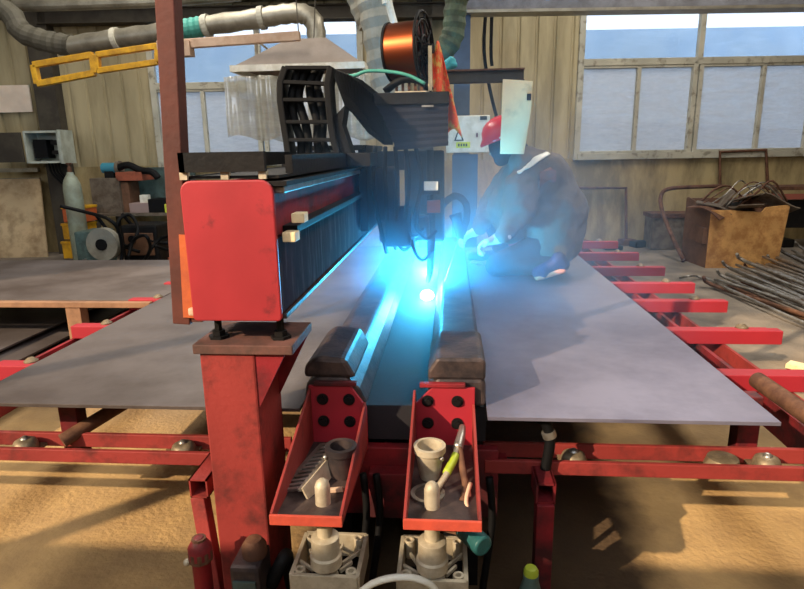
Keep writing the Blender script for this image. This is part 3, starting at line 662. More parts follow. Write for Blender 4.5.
# front double rail, left and right of the centre
def rail(x0, x1, lab):
    t = thing('double_rail', ((x0+x1)/2, 1.82, .47), lab, 'rail')
    MB().span(x0, x1, 1.755, 1.772, .468, .515).build('near_bar', M['red'], t, bevel=.003)
    MB().span(x0, x1, 1.875, 1.892, .462, .515).build('far_bar', M['red'], t, bevel=.003)
    for q in (x0+.05, x1-.05): MB().span(q-.03, q+.03, 1.772, 1.875, .468, .478).build('tie_plate', M['red_dark'], t)
rail(-3.2, -.56, 'red double front rail running left from the column')
rail(.115, 2.3, 'red double front rail running right from the centre trays')
def caster(px, py, lab):
    p = atz(px, py, .50); p.y = 1.824
    t = thing('ball_caster', (p.x, p.y, .478), lab, 'caster', 'ball casters in the front rails')
    MB().lathe((p.x, p.y, .478), [(.042, 0), (.042, .018), (.036, .032), (.022, .040)], 24).build('cup', M['caster'], t, smooth='auto')
    MB().span(p.x-.045, p.x+.045, 1.773, 1.874, .468, .478).build('base', M['caster'], t)
    MB().sph((p.x, p.y, .512), .017, 3).build('ball', M['steel'], t, smooth=True)
    return t
caster(30, 440, 'ball caster in the left rail nearest the picture edge')
caster(187, 443, 'ball caster in the left rail beside the red column')
caster(571, 450, 'ball caster in the right rail beside the black hose')
caster(766, 460, 'ball caster at the far right of the right rail')
p = atz(722, 459, .5)
tag(MB().lathe((p.x, 1.824, .4785), [(.001, .034), (.047, .030), (.056, .0)][::-1], 24).build('steel_disc', M['caster'], smooth='auto'), 'flat worn steel disc in the right rail left of the last caster', 'disc')
# short red stubs between rail and plate
for px, lab in ((79, 'red support stub under the left plate near the rail'), (741, 'red support stub under the right plate near the rail')):
    p = at(px, 430, 1.95)
    tag(MB().span(p.x-.035, p.x+.035, 1.90, 1.96, .40, .688).build('support_stub', M['red_dark'], bevel=.004), lab, 'support')
# longitudinal red beams along both table sides and their legs
for x, lab in ((1.30, 'long red channel beam along the right side of the table'), (-1.98, 'long red channel beam along the left side of the table')):
    t = thing('side_beam', (x, 4, .5), lab, 'beam')
    MB().span(x-.065, x-.045, 1.9, 6.3, .42, .54).build('flange', M['red_dark'], t)
    MB().span(x-.045, x+.065, 1.9, 6.3, .42, .435).build('web', M['red'], t)
    MB().span(x+.05, x+.065, 1.9, 6.3, .42, .54).build('flange', M['red'], t)
    for y in (4.2, 6.1): MB().span(x-.04, x+.04, y-.04, y+.04, 0, .42).build('leg', M['red_dark'], t)
# cross bars
YB = [2.33, 2.93, 3.52, 4.0, 4.56, 5.2, 5.85]
ordn = ['first', 'second', 'third', 'fourth', 'fifth', 'sixth', 'seventh']
for side, xa, xb in (('right', .55, 1.63), ('left', -2.04, -1.2)):
    root = None
    for i, y in enumerate(YB):
        lab = '%s red cross bar from the front, sticking out on the %s side of the table' % (ordn[i], side)
        if root is None:
            root = thing('cross_bar', ((xa+xb)/2, y, .54), lab, 'bar', 'cross bars on the %s side' % side)
            MB().span(xa, xb, y-.03, y+.03, .541, .61, .004).build('tube', M['red_clean'], root)
            MB().span(xa, xb-.03, y+.032, y+.075, .541, .60, .004).build('rear_tube', M['red_clean'], root)
            q = xb-.17 if side == 'right' else xa+.17
            MB().lathe((q, y+.03, .60), [(.03, 0), (.03, .015), (.012, .03)], 14).build('weld_stud', M['caster'], root, smooth='auto')
        else:
            dup(root, (0 if side == 'right' else -.0, y-YB[0], 0), lab)
# right front: bar going right at y~375, roller, wood strip
p = at(770, 388, 2.5)
tag(MB().cyl(atz(757, 380, .62), atz(832, 432, .60), .032, seg=20).build('roller', M['rusty'], smooth='auto'), 'brown steel roller lying over the right side beam', 'roller')
tag(MB().cyl(Vector(atz(62, 441, .50)), Vector(atz(146, 390, .60)), .026, seg=20).build('roller', M['rusty'], smooth='auto'), 'brown steel roller sticking out under the left plate', 'roller')
tag(MB().bar(atz(788, 364, .03), atz(850, 378, .03), .10, .03).build('wood_batten', M['cream']), 'pale wooden batten on the floor at the right edge', 'batten')
tag(MB().bar(atz(772, 452, .03), atz(860, 462, .03), .05, .03).build('wood_batten', M['cream']), 'narrow pale batten on the floor behind the right rail', 'batten')
# black hose by the right rail
t = thing('rubber_hose', at(545, 440, 1.8), 'black rubber hose bent down over the right rail', 'hose')
MB().tube(P([(540, 418), (546, 424), (550, 436), (549, 450), (545, 470)], 1.74), .017, 12).build('hose', M['rubber'], t, smooth=True)
MB().cyl(at(548, 431, 1.74), at(550, 437, 1.74), .022, seg=16).build('collar', M['steel'], t, smooth='auto')

# ================================================================== CENTRE: CLAMP BARS, TRAYS, CYLINDERS
tag(MB().span(-.47, .12, 1.80, 5.0, .56, .683).build('backing_bar', mat('scorched_bar', (34, 32, 36), .8, bump=.1)), 'dark backing bar below the weld seam between the clamp bars', 'bar')
def clampbar(sec, y0, y1, lab):
    o = MB().prism([(x, y0, z) for x, z in sec], (0, y1-y0, 0)).build('clamp_bar', M['grime'], bevel=.012); tag(o, lab, 'clamp bar'); return o
o = clampbar([(-.475, .701), (-.265, .701), (-.29, .755), (-.33, .795), (-.43, .795), (-.465, .77)], 1.76, 4.9, 'dark left clamp bar pressing the plate, running back along the seam')
adopt(MB().prism([(x, 1.762, z) for x, z in [(-.472, .79), (-.30, .79), (-.335, .856), (-.43, .862), (-.468, .83)]], (0, .36, 0)).build('end_block', M['grime'], bevel=.014), o)
o = clampbar([(-.075, .701), (.115, .701), (.115, .785), (.10, .795), (-.04, .795), (-.07, .76)], 1.76, 4.9, 'dark right clamp bar beside the arc, running back along the seam')
adopt(MB().prism([(x, 1.762, z) for x, z in [(-.068, .79), (.114, .79), (.114, .85), (.10, .862), (-.04, .862), (-.068, .82)]], (0, .30, 0)).build('end_block', M['grime'], bevel=.014), o)

def bracket(xa, xb, chamf, lab, lab2):
    """end bracket: bolted face plate at the back, tray with two side walls and a front lip, sloping towards the viewer"""
    t = thing('end_bracket', ((xa+xb)/2, 1.5, .57), lab, 'bracket', 'red end brackets')
    yb, yf = 1.74, 1.285
    # face plate
    if chamf > 0: poly = [(xa, .55), (xb, .55), (xb, .70), (xb-.05, .772), (xa, .772)]
    else: poly = [(xa, .55), (xb, .55), (xb, .772), (xa+.06, .772), (xa-.0, .71)]
    MB().prism([(x, yb, z) for x, z in poly], (0, .014, 0)).build('face_plate', M['red_clean'], t, bevel=.002)
    MB().span(xa+.02, xb-.03, yb-.006, yb+.014, .774, .788, .003).build('top_strip', M['red_dark'], t)
    for bx in (xa+.045, xb-.055):
        for bz in (.652, .728):
            m_ = MB(); m_.cyl((bx, yb-.012, bz), (bx, yb, bz), .012, seg=6)
            m_.cyl((bx, yb-.004, bz), (bx, yb, bz), .019, seg=20); m_.build('bolt', M['black'], t)
    MB().prism([(xa, yf, .588), (xb, yf, .588), (xb, yb, .570), (xa, yb, .570)], (0, 0, .006)).build('tray_floor', M['grime'], t)
    for x in (xa, xb-.008):
        MB().prism([(x, yf, .588), (x, yb, .56), (x, yb, .765 if x == xa else .72), (x, yf, .618)], (.008, 0, 0)).build('side_wall', M['red'], t, bevel=.002)
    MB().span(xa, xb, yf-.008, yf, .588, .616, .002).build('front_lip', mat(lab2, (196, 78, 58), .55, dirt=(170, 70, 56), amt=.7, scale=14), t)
    return t
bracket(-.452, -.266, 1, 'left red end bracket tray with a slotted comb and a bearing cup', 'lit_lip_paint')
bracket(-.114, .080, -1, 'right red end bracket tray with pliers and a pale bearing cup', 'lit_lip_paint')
# pneumatic cylinders: rod with rounded head, hub collar, square aluminium flange
def cylinder(cx, lab):
    y = 1.375
    t = thing('pneumatic_cylinder', (cx, y, .0), lab, 'cylinder', 'pneumatic cylinders')
    MB().lathe((cx, y, .42), [(.0205, 0), (.0205, .222), (.017, .234), (.009, .242), (.001, .244)], 24).build('piston_rod', M['alu'], t, smooth='auto')
    MB().lathe((cx, y, .568), [(.03, 0), (.03, .007), (.022, .007)], 24).build('rod_ring', M['steel'], t, smooth='auto')
    MB().lathe((cx, y, .405), [(.043, 0), (.043, .03), (.038, .035), (.038, .085), (.030, .09)], 28).build('hub', M['alu'], t, smooth='auto')
    f = MB(); y = 1.43; h_ = .090; z0, z1 = .372, .396
    for s in (-1, 1):
        f.span(cx-h_, cx+h_, y+s*h_-.006, y+s*h_+.006, z0-.05, z1); f.span(cx+s*h_-.006, cx+s*h_+.006, y-h_, y+h_, z0-.05, z1)
        for q in (-1, 1):
            f.lathe((cx+s*(h_-.02), y+q*(h_-.02), z0-.03), [(.015, 0), (.015, .056), (.008, .056), (.008, .042)], 16)
    for k in range(8):
        a = PI/8+k*PI/4; e = .088 if k % 2 == 0 else .07
        f.bar((cx+.04*math.cos(a), 1.39+.04*math.sin(a), z0+.01), (cx+e*math.cos(a), y+.8*e*math.sin(a), z0+.014), .007, .012)
    fl = f.build('flange', M['alu'], t, bevel=.0015)
    m_ = MB(); m_.span(cx-.075, cx+.075, y-.075, y+.075, .0, .31); m_.build('cylinder_body', M['rubber'], t, bevel=.012)
    for s in (-1, 1): MB().lathe((cx+s*.05, y-h_-.012, .33), [(.012, 0), (.012, .02), (.007, .022)], 12, axis=(0, -1, 0)).build('port', M['alu'], t, smooth='auto')
    return t
cylinder(-.335, 'left pneumatic cylinder with its rod through the tray holding the comb')
cylinder(-.045, 'right pneumatic cylinder with its rod through the tray holding the pliers')
# items in the left tray
c_ = Vector((-.312, 1.53, .578))
t = thing('bearing_cup', c_, 'dark round bearing cup in the left tray', 'cup')
MB().lathe(c_, [(.034, 0), (.040, .02), (.040, .075), (.046, .08), (.046, .10), (.032, .10), (.030, .03), (.001, .03)], 28).build('body', M['grime'], t, smooth='auto')
for s in (0, 1): MB().sph(c_+Vector((-.043, -.016, .035+.035*s)), .008, 2).build('screw', M['steel'], t, smooth=True)
t = thing('slotted_comb', (-.395, 1.55, .58), 'slotted steel comb plate standing in the left tray', 'comb')
R = Matrix.Rotation(math.radians(-22), 3, 'Y') @ Matrix.Rotation(math.radians(-20), 3, 'Z')
m_ = MB(); cc = Vector((-.366, 1.51, .628))
m_.box(cc+R@Vector((0, 0, 0)), (.012, .24, .008), R)
m_.box(cc+R@Vector((-.075, 0, 0)), (.02, .24, .008), R)
for k in range(12): m_.box(cc+R@Vector((-.04, -.11+.02*k, 0)), (.08, .009, .008), R)
m_.build('comb', M['steel'], t); 
MB().box(cc+R@Vector((.012, 0, -.02)), (.006, .24, .05), R).build('edge_strip', M['alu'], t)
tag(MB().bar((-.34, 1.435, .590), (-.29, 1.43, .60), .012, .012).build('brass_key', M['paleboom'], bevel=.002), 'pale short key bar lying before the dark cup in the left tray', 'key bar')
tag(MB().lathe((-.395, 1.38, .579), [(.026, 0), (.038, 0), (.038, .005), (.026, .005)], 24, closed=True).build('washer', M['steel'], smooth='auto'), 'flat round washer left of the rod in the left tray', 'washer')
# items in the right tray
c_ = Vector((-.056, 1.53, .578))
t = thing('bearing_cup', c_, 'pale conical bearing cup in the right tray', 'cup')
MB().lathe(c_, [(.026, 0), (.034, .04), (.040, .085), (.046, .09), (.046, .108), (.036, .108), (.030, .03), (.001, .03)], 28).build('body', M['alu'], t, smooth='auto')
MB().sph(c_+Vector((.035, -.028, .08)), .007, 2).build('screw', M['steel'], t, smooth=True)
tag(MB().lathe((-.058, 1.43, .579), [(.036, 0), (.046, .0), (.047, .018), (.036, .018)], 28, closed=True).build('steel_ring', M['steel'], smooth='auto'), 'steel ring lying in front of the pale cup in the right tray', 'ring')
t = thing('pliers', (0, 1.5, .6), 'rusty pliers with a lime green band in the right tray', 'pliers')
MB().tube([(-.035, 1.44, .60), (-.01, 1.47, .625), (.01, 1.52, .64), (.025, 1.58, .66)], .009, 10).build('handle', M['alu'], t, smooth=True)
MB().tube([(-.008, 1.478, .628), (.010, 1.52, .641), (.018, 1.545, .648)], .012, 10).build('lime_band', M['lime'], t, smooth=True)
MB().tube([(.035, 1.41, .585), (.045, 1.46, .60), (.035, 1.52, .63), (.028, 1.58, .66)], .010, 10).build('handle', M['rusty'], t, smooth=True)
MB().tube([(.025, 1.57, .655), (.035, 1.62, .67), (.04, 1.67, .675)], lambda s: .016-.006*s, 10).build('jaw', M['steel'], t, smooth=True)
for i, (pts, lab) in enumerate(([[(.045, 1.36, .575), (.055, 1.42, .58), (.05, 1.47, .60)], 'pale bent wire offcut at the right wall of the right tray'], [[(.062, 1.34, .575), (.045, 1.40, .59), (.058, 1.46, .61)], 'short crossing wire offcut beside the bent one in the right tray'])):
    tag(MB().tube(pts, .006, 8).build('wire_offcut', M['paleboom'], smooth=True), lab, 'wire')
tag(MB().bar((.02, 1.36, .571), (-.0, 1.30, .571), .035, .008).build('steel_chip', M['rusty']), 'flat red-brown offcut on the floor of the right tray', 'offcut')
# frame under the trays
t = thing('machine_frame', (-.17, 1.8, 0), 'dark red machine frame under the clamp bars between the trays', 'frame')
MB().span(-.262, -.118, 1.70, 1.755, at(380, 518, 1.7).z, at(380, 474, 1.7).z).build('cross_block', M['red_dark'], t, bevel=.004)
MB().span(-.50, .16, 1.76, 1.798, .30, .55).build('front_web', M['red_dark'], t, bevel=.004)
MB().span(-.46, -.34, 1.80, 4.9, 0, .56).build('longitudinal', M['black'], t); MB().span(-.02, .10, 1.80, 4.9, 0, .56).build('longitudinal', M['black'], t)
for px in (365, 378, 488):
    p = at(px, 560, 1.66); MB().tube([(p.x, 1.68, .50), (p.x+.01, 1.66, .35), (p.x-.02, 1.62, .1), (p.x, 1.6, .0)], .012, 8).build('hose', M['rubber'], t, smooth=True)
tag(MB().cyl(at(462, 527, 1.5), at(484, 547, 1.42), .030, seg=24).build('air_reservoir', M['tealcyl'], smooth='auto', bevel=.006), 'teal rounded cylinder poking out behind the right tray', 'cylinder')
tag(MB().tube([at(356, 596, 1.26), at(372, 584, 1.26), at(392, 578, 1.26), at(414, 578, 1.26), at(432, 586, 1.26), at(440, 600, 1.26)], .009, 10).build('air_hose', M['white'], smooth=True), 'white air hose curving in front of the right cylinder', 'hose')
tag(MB().span(-.395, -.345, 1.50, 1.53, .45, .54).build('wood_shim', M['plywood']), 'yellow wooden shim hanging under the left tray', 'shim')
# red post with a square tube stub, right
t = thing('table_leg', (.30, 1.70, 0), 'red square leg with an open tube end in front of the right rail', 'leg post')
xa, xb = .270, .324
MB().span(xa, xb, 1.64, 1.70, 0, .43).build('post', M['red_dark'], t, bevel=.003)
m_ = MB()
m_.span(xa-.003, xa+.004, 1.65, 1.755, .43, .50); m_.span(xb-.004, xb+.003, 1.65, 1.755, .43, .50); m_.span(xa, xb, 1.65, 1.755, .43, .437); m_.span(xa, xb, 1.65, 1.755, .493, .50)
m_.build('tube_end', M['red_dark'], t); MB().span(xa, xb, 1.745, 1.752, .437, .493).build('tube_stop', M['black'], t)
# bottle
p = at(531, 571, 1.45)
t = thing('bottle', (p.x, p.y, 0), 'glass bottle with a lime green cap at the bottom edge', 'bottle')
MB().lathe((p.x, p.y, 0), [(.035, 0), (.035, p.z-.08), (.022, p.z-.03), (.022, p.z-.01)], 24).build('body', M['green_welder'], t, smooth='auto')
MB().lathe((p.x, p.y, p.z-.02), [(.021, 0), (.021, .022), (.016, .031), (.001, .033)], 24).build('cap', M['lime'], t, smooth='auto')

# ================================================================== COLUMN AND RED BEAM
t = thing('column', (-.61, 1.62, 0), 'thick red column carrying the near end of the red beam', 'column')
MB().prism([(-.692, 1.50, 0.0), (-.535, 1.50, 0.0), (-.535, 1.50, .965), (-.692, 1.50, .965)], (0, .22, 0)).build('shaft', M['red'], t, bevel=.006)
MB().span(-.705, -.425, 1.49, 1.72, .965, .992, .003).build('cap_plate', mat('oily_brown_red', (104, 68, 60), .7, dirt=(64, 50, 44), amt=.8, scale=9), t)
MB().prism([(-.535, 1.505, .964), (-.45, 1.505, .964), (-.535, 1.505, .80)], (0, .012, 0)).build('gusset', M['red_dark'], t)
MB().prism([(-.535, 1.70, .964), (-.43, 1.70, .964), (-.535, 1.70, .76)], (0, .012, 0)).build('gusset', M['red_dark'], t)
MB().span(-.74, -.49, 1.46, 1.78, 0, .02).build('foot_plate', M['red_dark'], t)
for x in (-.655, -.475):
    MB().lathe((x, 1.56, .992), [(.03, 0), (.03, .008), (.019, .008), (.019, .022), (.011, .022), (.011, .068)], 6).build('jack_bolt', M['black'], t)
def rrect(x0, x1, z0, z1, r, n=5):
    pts = []
    for cx, cz, a0, rr in ((x1-r[1], z1-r[1], 0, r[1]), (x0+r[0], z1-r[0], 90, r[0]), (x0+r[3], z0+r[3], 180, r[3]), (x1-r[2], z0+r[2], 270, r[2])):
        for k in range(n+1):
            a = math.radians(a0+90*k/n); pts.append((cx+rr*math.cos(a), cz+rr*math.sin(a)))
    return pts
t = thing('gantry_beam', (-.57, 2.8, 1.06), 'long red box beam with a bright red end plate on the column', 'beam')
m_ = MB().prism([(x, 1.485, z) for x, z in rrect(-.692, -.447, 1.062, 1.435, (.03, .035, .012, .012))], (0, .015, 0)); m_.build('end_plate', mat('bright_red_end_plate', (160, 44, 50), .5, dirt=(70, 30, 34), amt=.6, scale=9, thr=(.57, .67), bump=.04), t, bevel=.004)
MB().span(-.695, -.462, 1.50, 4.15, 1.065, 1.42).build('box_section', M['red_dark'], t)
M['worn'] = mat('worn_machined_face', (46, 20, 20), .9, dirt=(108, 84, 80), amt=.45, spec=.03, scale=9, stretch=(1, 3, .35), thr=(.50, .66))
MB().span(-.462, -.447, 1.502, 4.15, 1.075, 1.285).build('side_face', M['worn'], t)
MB().span(-.462, -.438, 1.502, 4.15, 1.064, 1.078).build('lower_rail', M['grime'], t, bevel=.003)
MB().span(-.462, -.420, 1.60, 4.15, 1.285, 1.305).build('ledge', M['black'], t, bevel=.002)
MB().span(-.462, -.428, 1.52, 4.15, 1.398, 1.416).build('linear_rail', M['steel'], t, bevel=.003)
MB().span(-.50, -.415, 1.50, 4.15, 1.418, 1.430).build('rail_base', M['black'], t)
for (x, y, z, w_) in ((-.425, 1.56, 1.33, .035), (-.44, 1.515, 1.285, .035)):
    MB().span(x, x+w_, y, y+.05, z-.014 if w_ == .035 else z, z+.012, .003).build('limit_switch', M['cream'], t)
t = thing('cable_trough', (-.57, 2.8, 1.44), 'black steel trough running on top of the red beam', 'trough')
MB().span(-.695, -.44, 1.52, 4.15, 1.437, 1.445).build('floor', M['black'], t)
MB().span(-.695, -.68, 1.50, 4.15, 1.455, 1.505).build('side', M['black'], t); MB().span(-.46, -.44, 1.66, 4.15, 1.445, 1.495).build('side', M['black'], t)
MB().span(-.695, -.47, 1.50, 1.52, 1.455, 1.505).build('end', M['black'], t)
for x in (-.69, -.58, -.48): MB().span(x-.01, x+.01, 1.51, 1.53, 1.436, 1.456).build('spacer', M['alu'], t)
# post left of the beam
t = thing('steel_column', (-.71, 1.58, 1.05), 'tall brown-red steel post rising left of the red beam end', 'post')
q = [at(185, 322, 1.57), at(167, -30, 1.57)]; q[1] = q[0]+(q[1]-q[0])*2.1
m_ = MB(); m_.bar(q[0], q[1], .05, .05, (0, 1, 0)); m_.build('tube', M['brown_steel'], t, bevel=.003)
a = at(191, 318, 1.54); b = at(184, 235, 1.54)
MB().bar(Vector((a.x-.005, 1.545, a.z)), Vector((b.x+.003, 1.545, b.z)), .036, .008, (0, 1, 0)).build('orange_strip', M['orange_steel'], t)
p = at(194, 316, 1.53); MB().box((p.x, 1.535, p.z+.012), (.03, .02, .022), None, .006).build('weld_lump', M['paleboom'], t)
MB().span(-.75, -.695, 1.55, 1.60, 1.04, 1.063).build('seat_bracket', M['brown_steel'], t)
# stub, orange brace and valve by the column foot
t = thing('table_leg', (-.79, 1.6, 0), 'orange-red square leg with an open tube end left of the column', 'leg post')
a = at(200, 495, 1.60); b = at(222, 600, 1.50)
MB().bar(a, Vector((b.x, b.y, 0)), .045, .045, (0, 1, 0)).build('post', M['orange_steel'] if False else M['red'], t, bevel=.003)
xa, xb = at(190, 480, 1.58).x, at(208, 480, 1.58).x; za, zb2 = at(198, 496, 1.58).z, at(198, 478, 1.58).z
m_ = MB(); m_.span(xa, xa+.005, 1.57, 1.75, za, zb2); m_.span(xb-.005, xb, 1.57, 1.75, za, zb2); m_.span(xa, xb, 1.57, 1.75, za, za+.005); m_.span(xa, xb, 1.57, 1.75, zb2-.005, zb2); m_.build('tube_end', M['red'], t)
MB().span(xa, xb, 1.73, 1.75, za, zb2).build('tube_stop', M['black'], t)
a = at(200, 550, 1.40); b = at(205, 600, 1.35)
t = thing('hydraulic_valve', (a.x, 1.4, 0), 'rust-red pipe valve at the bottom edge left of the column', 'valve')
MB().lathe((a.x, 1.4, 0), [(.026, 0), (.026, a.z-.03), (.033, a.z-.02), (.033, a.z+.012), (.022, a.z+.03), (.012, a.z+.042), (.001, a.z+.044)], 20).build('body', M['red_dark'], t, smooth='auto')
MB().lathe((a.x, 1.4, a.z-.03), [(.034, 0), (.034, .03), (.02, .05), (.02, .07)], 10).build('cap', M['rusty'], t)
MB().sph((a.x-.034, 1.385, a.z-.03), .011, 2).build('knob', M['alu'], t, smooth=True)
a = at(252, 560, 1.42)
t = thing('drive_motor', (a.x, 1.42, 0), 'dark oily drive motor at the foot of the red column', 'motor')
MB().span(a.x-.045, a.x+.04, 1.36, 1.47, 0, a.z+.02, .012).build('housing', M['grime'], t)
MB().lathe((a.x+.01, 1.42, a.z+.02), [(.035, 0), (.035, .03), (.022, .05), (.001, .055)], 16).build('gear_cap', M['rusty'], t, smooth='auto')
MB().span(a.x-.035, a.x+.03, 1.352, 1.36, a.z-.07, a.z-.02, .002).build('nameplate', M['green_welder'], t)
MB().tube([(a.x+.05, 1.42, a.z-.08), (a.x+.09, 1.44, a.z+.0), (a.x+.085, 1.48, a.z-.06), (a.x+.1, 1.5, .1), (a.x+.1, 1.5, .0)], .02, 10).build('hose', M['rubber'], t, smooth=True)

# ================================================================== CARRIAGE, CABLE CHAIN, SPOOL, TORCH
t = thing('beam_carriage', (-.57, 3.2, 1.5), 'dark carriage and arm riding on the beam and holding the welding head', 'carriage')
MB().span(-.74, -.40, 2.78, 3.60, 1.507, 1.53, .004).build('saddle_plate', M['black'], t)
MB().span(-.435, -.395, 2.85, 3.5, 1.12, 1.53, .004).build('side_plate', M['black'], t)
MB().span(-.42, -.06, 3.22, 3.36, 1.40, 1.50, .006).build('cross_arm', M['black'], t)
MB().span(-.385, -.27, 3.02, 3.24, 1.15, 1.42, .02).build('servo_motor', M['navy'], t)
MB().span(-.37, -.29, 3.05, 3.2, 1.03, 1.15, .02).build('motor_flange', M['grime'], t)
MB().span(-.24, -.03, 3.16, 3.34, 1.02, 1.5, .015).build('slide_housing', M['black'], t)
MB().span(-.33, -.20, 2.99, 3.12, 1.02, 1.22, .012).build('wire_drive', M['navy'], t)
for k in range(5): 
    MB().tube([(-.37+.05*k, 3.0, 1.52), (-.38+.06*k, 2.96, 1.35), (-.36+.045*k, 3.0, 1.15), (-.33+.05*k, 3.05, .98+.02*k)], .011, 8, smooth=5).build('cable', M['rubber'], t, smooth=True)
# bellows cover
t = thing('bellows_cover', (-.2, 3.0, 1.5), 'navy ribbed bellows cover below the wire spool', 'cover')
m_ = MB(); n = 8
tl, tr_ = at(377, 97, 2.98), at(448, 94, 2.98); bl, br = at(398, 150, 2.98), at(448, 139, 2.98)
rings = []
for i in range(n*2+1):
    s = i/(n*2); k = .004 if i % 2 else 0
    s2 = max(0, (s-.15)/.85)
    L_ = tl.lerp(bl, s2**.8); R_ = tr_.lerp(br, s)
    x0, x1 = L_.x-k, R_.x+k*.5; z = tl.z+(min(bl.z, br.z)-tl.z)*s
    dy = k
    rings.append([m_.bm.verts.new(v) for v in ((x0, 2.90-dy, z+.0), (x1, 2.90-dy, z+.018*s), (x1, 3.16+dy, z+.018*s), (x0, 3.16+dy, z))])
for a_, b_ in zip(rings[:-1], rings[1:]):
    for k in range(4): m_.bm.faces.new((a_[k], a_[(k+1) % 4], b_[(k+1) % 4], b_[k]))
m_.bm.faces.new(rings[0]); m_.bm.faces.new(rings[-1][::-1])
m_.build('bellows', M['navy'], t)
MB().span(tl.x-.005, tr_.x+.005, 2.885, 3.17, tl.z-.045, tl.z+.01, .004).build('top_frame', M['black'], t)
p = at(427, 106, 2.88); MB().span(p.x-.025, p.x+.03, 2.876, 2.884, p.z-.004, p.z+.004).build('metal_clip', M['steel'], t)
# wire spool
sc_ = at(409, 51, 2.98); rad = .128
t = thing('wire_spool', sc_, 'copper welding wire spool with a black spoked flange above the bellows', 'spool')
ax = Vector((.97, -.24, .03)).normalized()
def T(r, h): return (r, h)
MB().lathe(sc_, [(.03, -.085), (rad, -.085), (rad, .065), (.03, .065)], 48, axis=ax).build('copper_wire', M['copper'], t, smooth='auto')
MB().lathe(sc_, [(.02, -.095), (rad+.006, -.095), (rad+.006, -.085), (.02, -.085)], 48, axis=ax).build('flange', M['rubber'], t, smooth='auto')
m_ = MB(); qz = ax.to_track_quat('Z', 'Y').to_matrix(); fc = sc_+ax*.075
def ringt(R_, r_): 
    m_.tube([fc+qz@Vector((R_*math.cos(2*PI*k/40), R_*math.sin(2*PI*k/40), 0)) for k in range(41)], r_, 6, smooth=1)
ringt(.165, .007); ringt(.13, .005); ringt(.06, .008)
for k in range(9):
    a = 2*PI*k/9; m_.bar(fc+qz@Vector((.03*math.cos(a), .03*math.sin(a), 0)), fc+qz@Vector((.165*math.cos(a), .165*math.sin(a), 0)), .016, .006, ax)
m_.build('spoked_flange', M['rubber'], t)
MB().cyl(sc_-ax*.12, sc_+ax*.12, .022, seg=20).build('axle', M['black'], t, smooth='auto')
# L bracket plate right of the spool
t = thing('spool_bracket', at(430, 85, 3.0), 'thin bracket with pale edge holding the wire spool', 'bracket')
a = at(430, 92, 3.0); b = at(430, 48, 3.0); c_ = at(396, 90, 3.0)
MB().span(a.x-.006, a.x+.012, 2.93, 3.12, a.z, b.z, .002).build('upright', M['cream'], t)
MB().span(c_.x, a.x, 2.93, 3.12, a.z-.012, a.z, .002).build('base', M['alu'], t)
m_ = MB()
for k in range(5): m_.span(c_.x+.03*k, c_.x+.012+.03*k, 2.96, 2.98, a.z, a.z+.05+.01*(k % 2))
m_.build('wire_guides', M['rusty'], t)
MB().tube([c_+Vector((-.05, -.04, -.01)), c_+Vector((.03, -.05, .04)), c_+Vector((.12, -.05, .035)), c_+Vector((.17, -.03, -.01))], .018, 8).build('wire_conduit', M['rubber'], t, smooth=True)
tag(MB().tube(P([(333, 74), (352, 76), (368, 71), (392, 72), (410, 76), (425, 84)], 2.86), .008, 8).build('air_tube', M['teal'], smooth=True), 'thin teal air tube looping from the chain to the spool', 'tube')
# orange red cloth hanging behind the bracket
A = at(433, 48, 3.25); 
def fcl(a_, b_):
    p = at(432+(9+18*b_)*a_+3*b_, 46+88*b_+5*math.sin(a_*7), 2.96+.1*a_); return p+Vector((0, .03*math.sin(a_*9+b_*4), 0))
tag(MB().grid(fcl, 14, 20).build('cloth', M['hazard'], smooth=True, solid=.004), 'orange and red cloth hanging to the right of the wire spool', 'cloth')
tag(MB().sph(at(449, 65, 3.66), .045, 3, (1, .7, .7)).build('cyan_rag', M['cyan'], disp=(.06, .06)), 'cyan rag stuffed on top of the dark arm', 'rag')
# cable chain: upright ladder of dark links with hoses inside, then a box segment going to the head
t = thing('cable_chain', (-.6, 2.6, 1.5), 'black cable drag chain standing in a loop above the red beam', 'cable chain')
Yc = 2.6
left = [(289, 156), (287, 140), (284, 122), (281, 100), (281, 82), (286, 68)]
right = [(338, 154), (334, 140), (331, 122), (329, 100), (328, 84), (331, 68)]
for side, pts in (('l', left), ('r', right)):
    for (a_, b_) in zip(pts[:-1], pts[1:]):
        m_ = MB(); A = at(*a_, Yc); B_ = at(*b_, Yc); m_.bar(A-(B_-A)*.06+Vector((0, .03, 0)), B_+(B_-A)*.06+Vector((0, .03, 0)), .03, .10, (0, 1, 0)); m_.build('link_side', M['rubber'], t, bevel=.006)
for (a_, b_) in zip(left, right):
    A = at(*a_, Yc); B_ = at(*b_, Yc)
    MB().bar(A, B_, .035, .016, (0, 0, 1)).build('crossbar', M['rubber'], t, bevel=.003); 
for k, sx in enumerate((.25, .42, .66, .8)):
    pts = []
    for (a_, b_) in zip(left, right): A = at(*a_, Yc+.04+.01*k); B_ = at(*b_, Yc+.04+.01*k); pts.append(A.lerp(B_, sx+.05*math.sin(a_[1]*.1+k)))
    MB().tube(pts, .019, 10).build('hose', M['rubber'], t, smooth=True)
top = [at(331, 68, 2.62), at(350, 76, 2.72), at(368, 90, 2.84), at(384, 106, 2.95)]
bot = [at(345, 107, 2.62), at(352, 113, 2.72), at(368, 133, 2.84), at(384, 145, 2.95)]
m_ = MB()
for i in range(3):
    for k in range(5):
        s0, s1 = k/5+.02, (k+1)/5-.02; t0, t1 = top[i].lerp(top[i+1], s0), top[i].lerp(top[i+1], s1); b0, b1 = bot[i].lerp(bot[i+1], s0), bot[i].lerp(bot[i+1], s1)
        m_.prism([t0, t1, b1, b0], (.03, .16, 0))
m_.build('horizontal_links', M['rubber'], t)
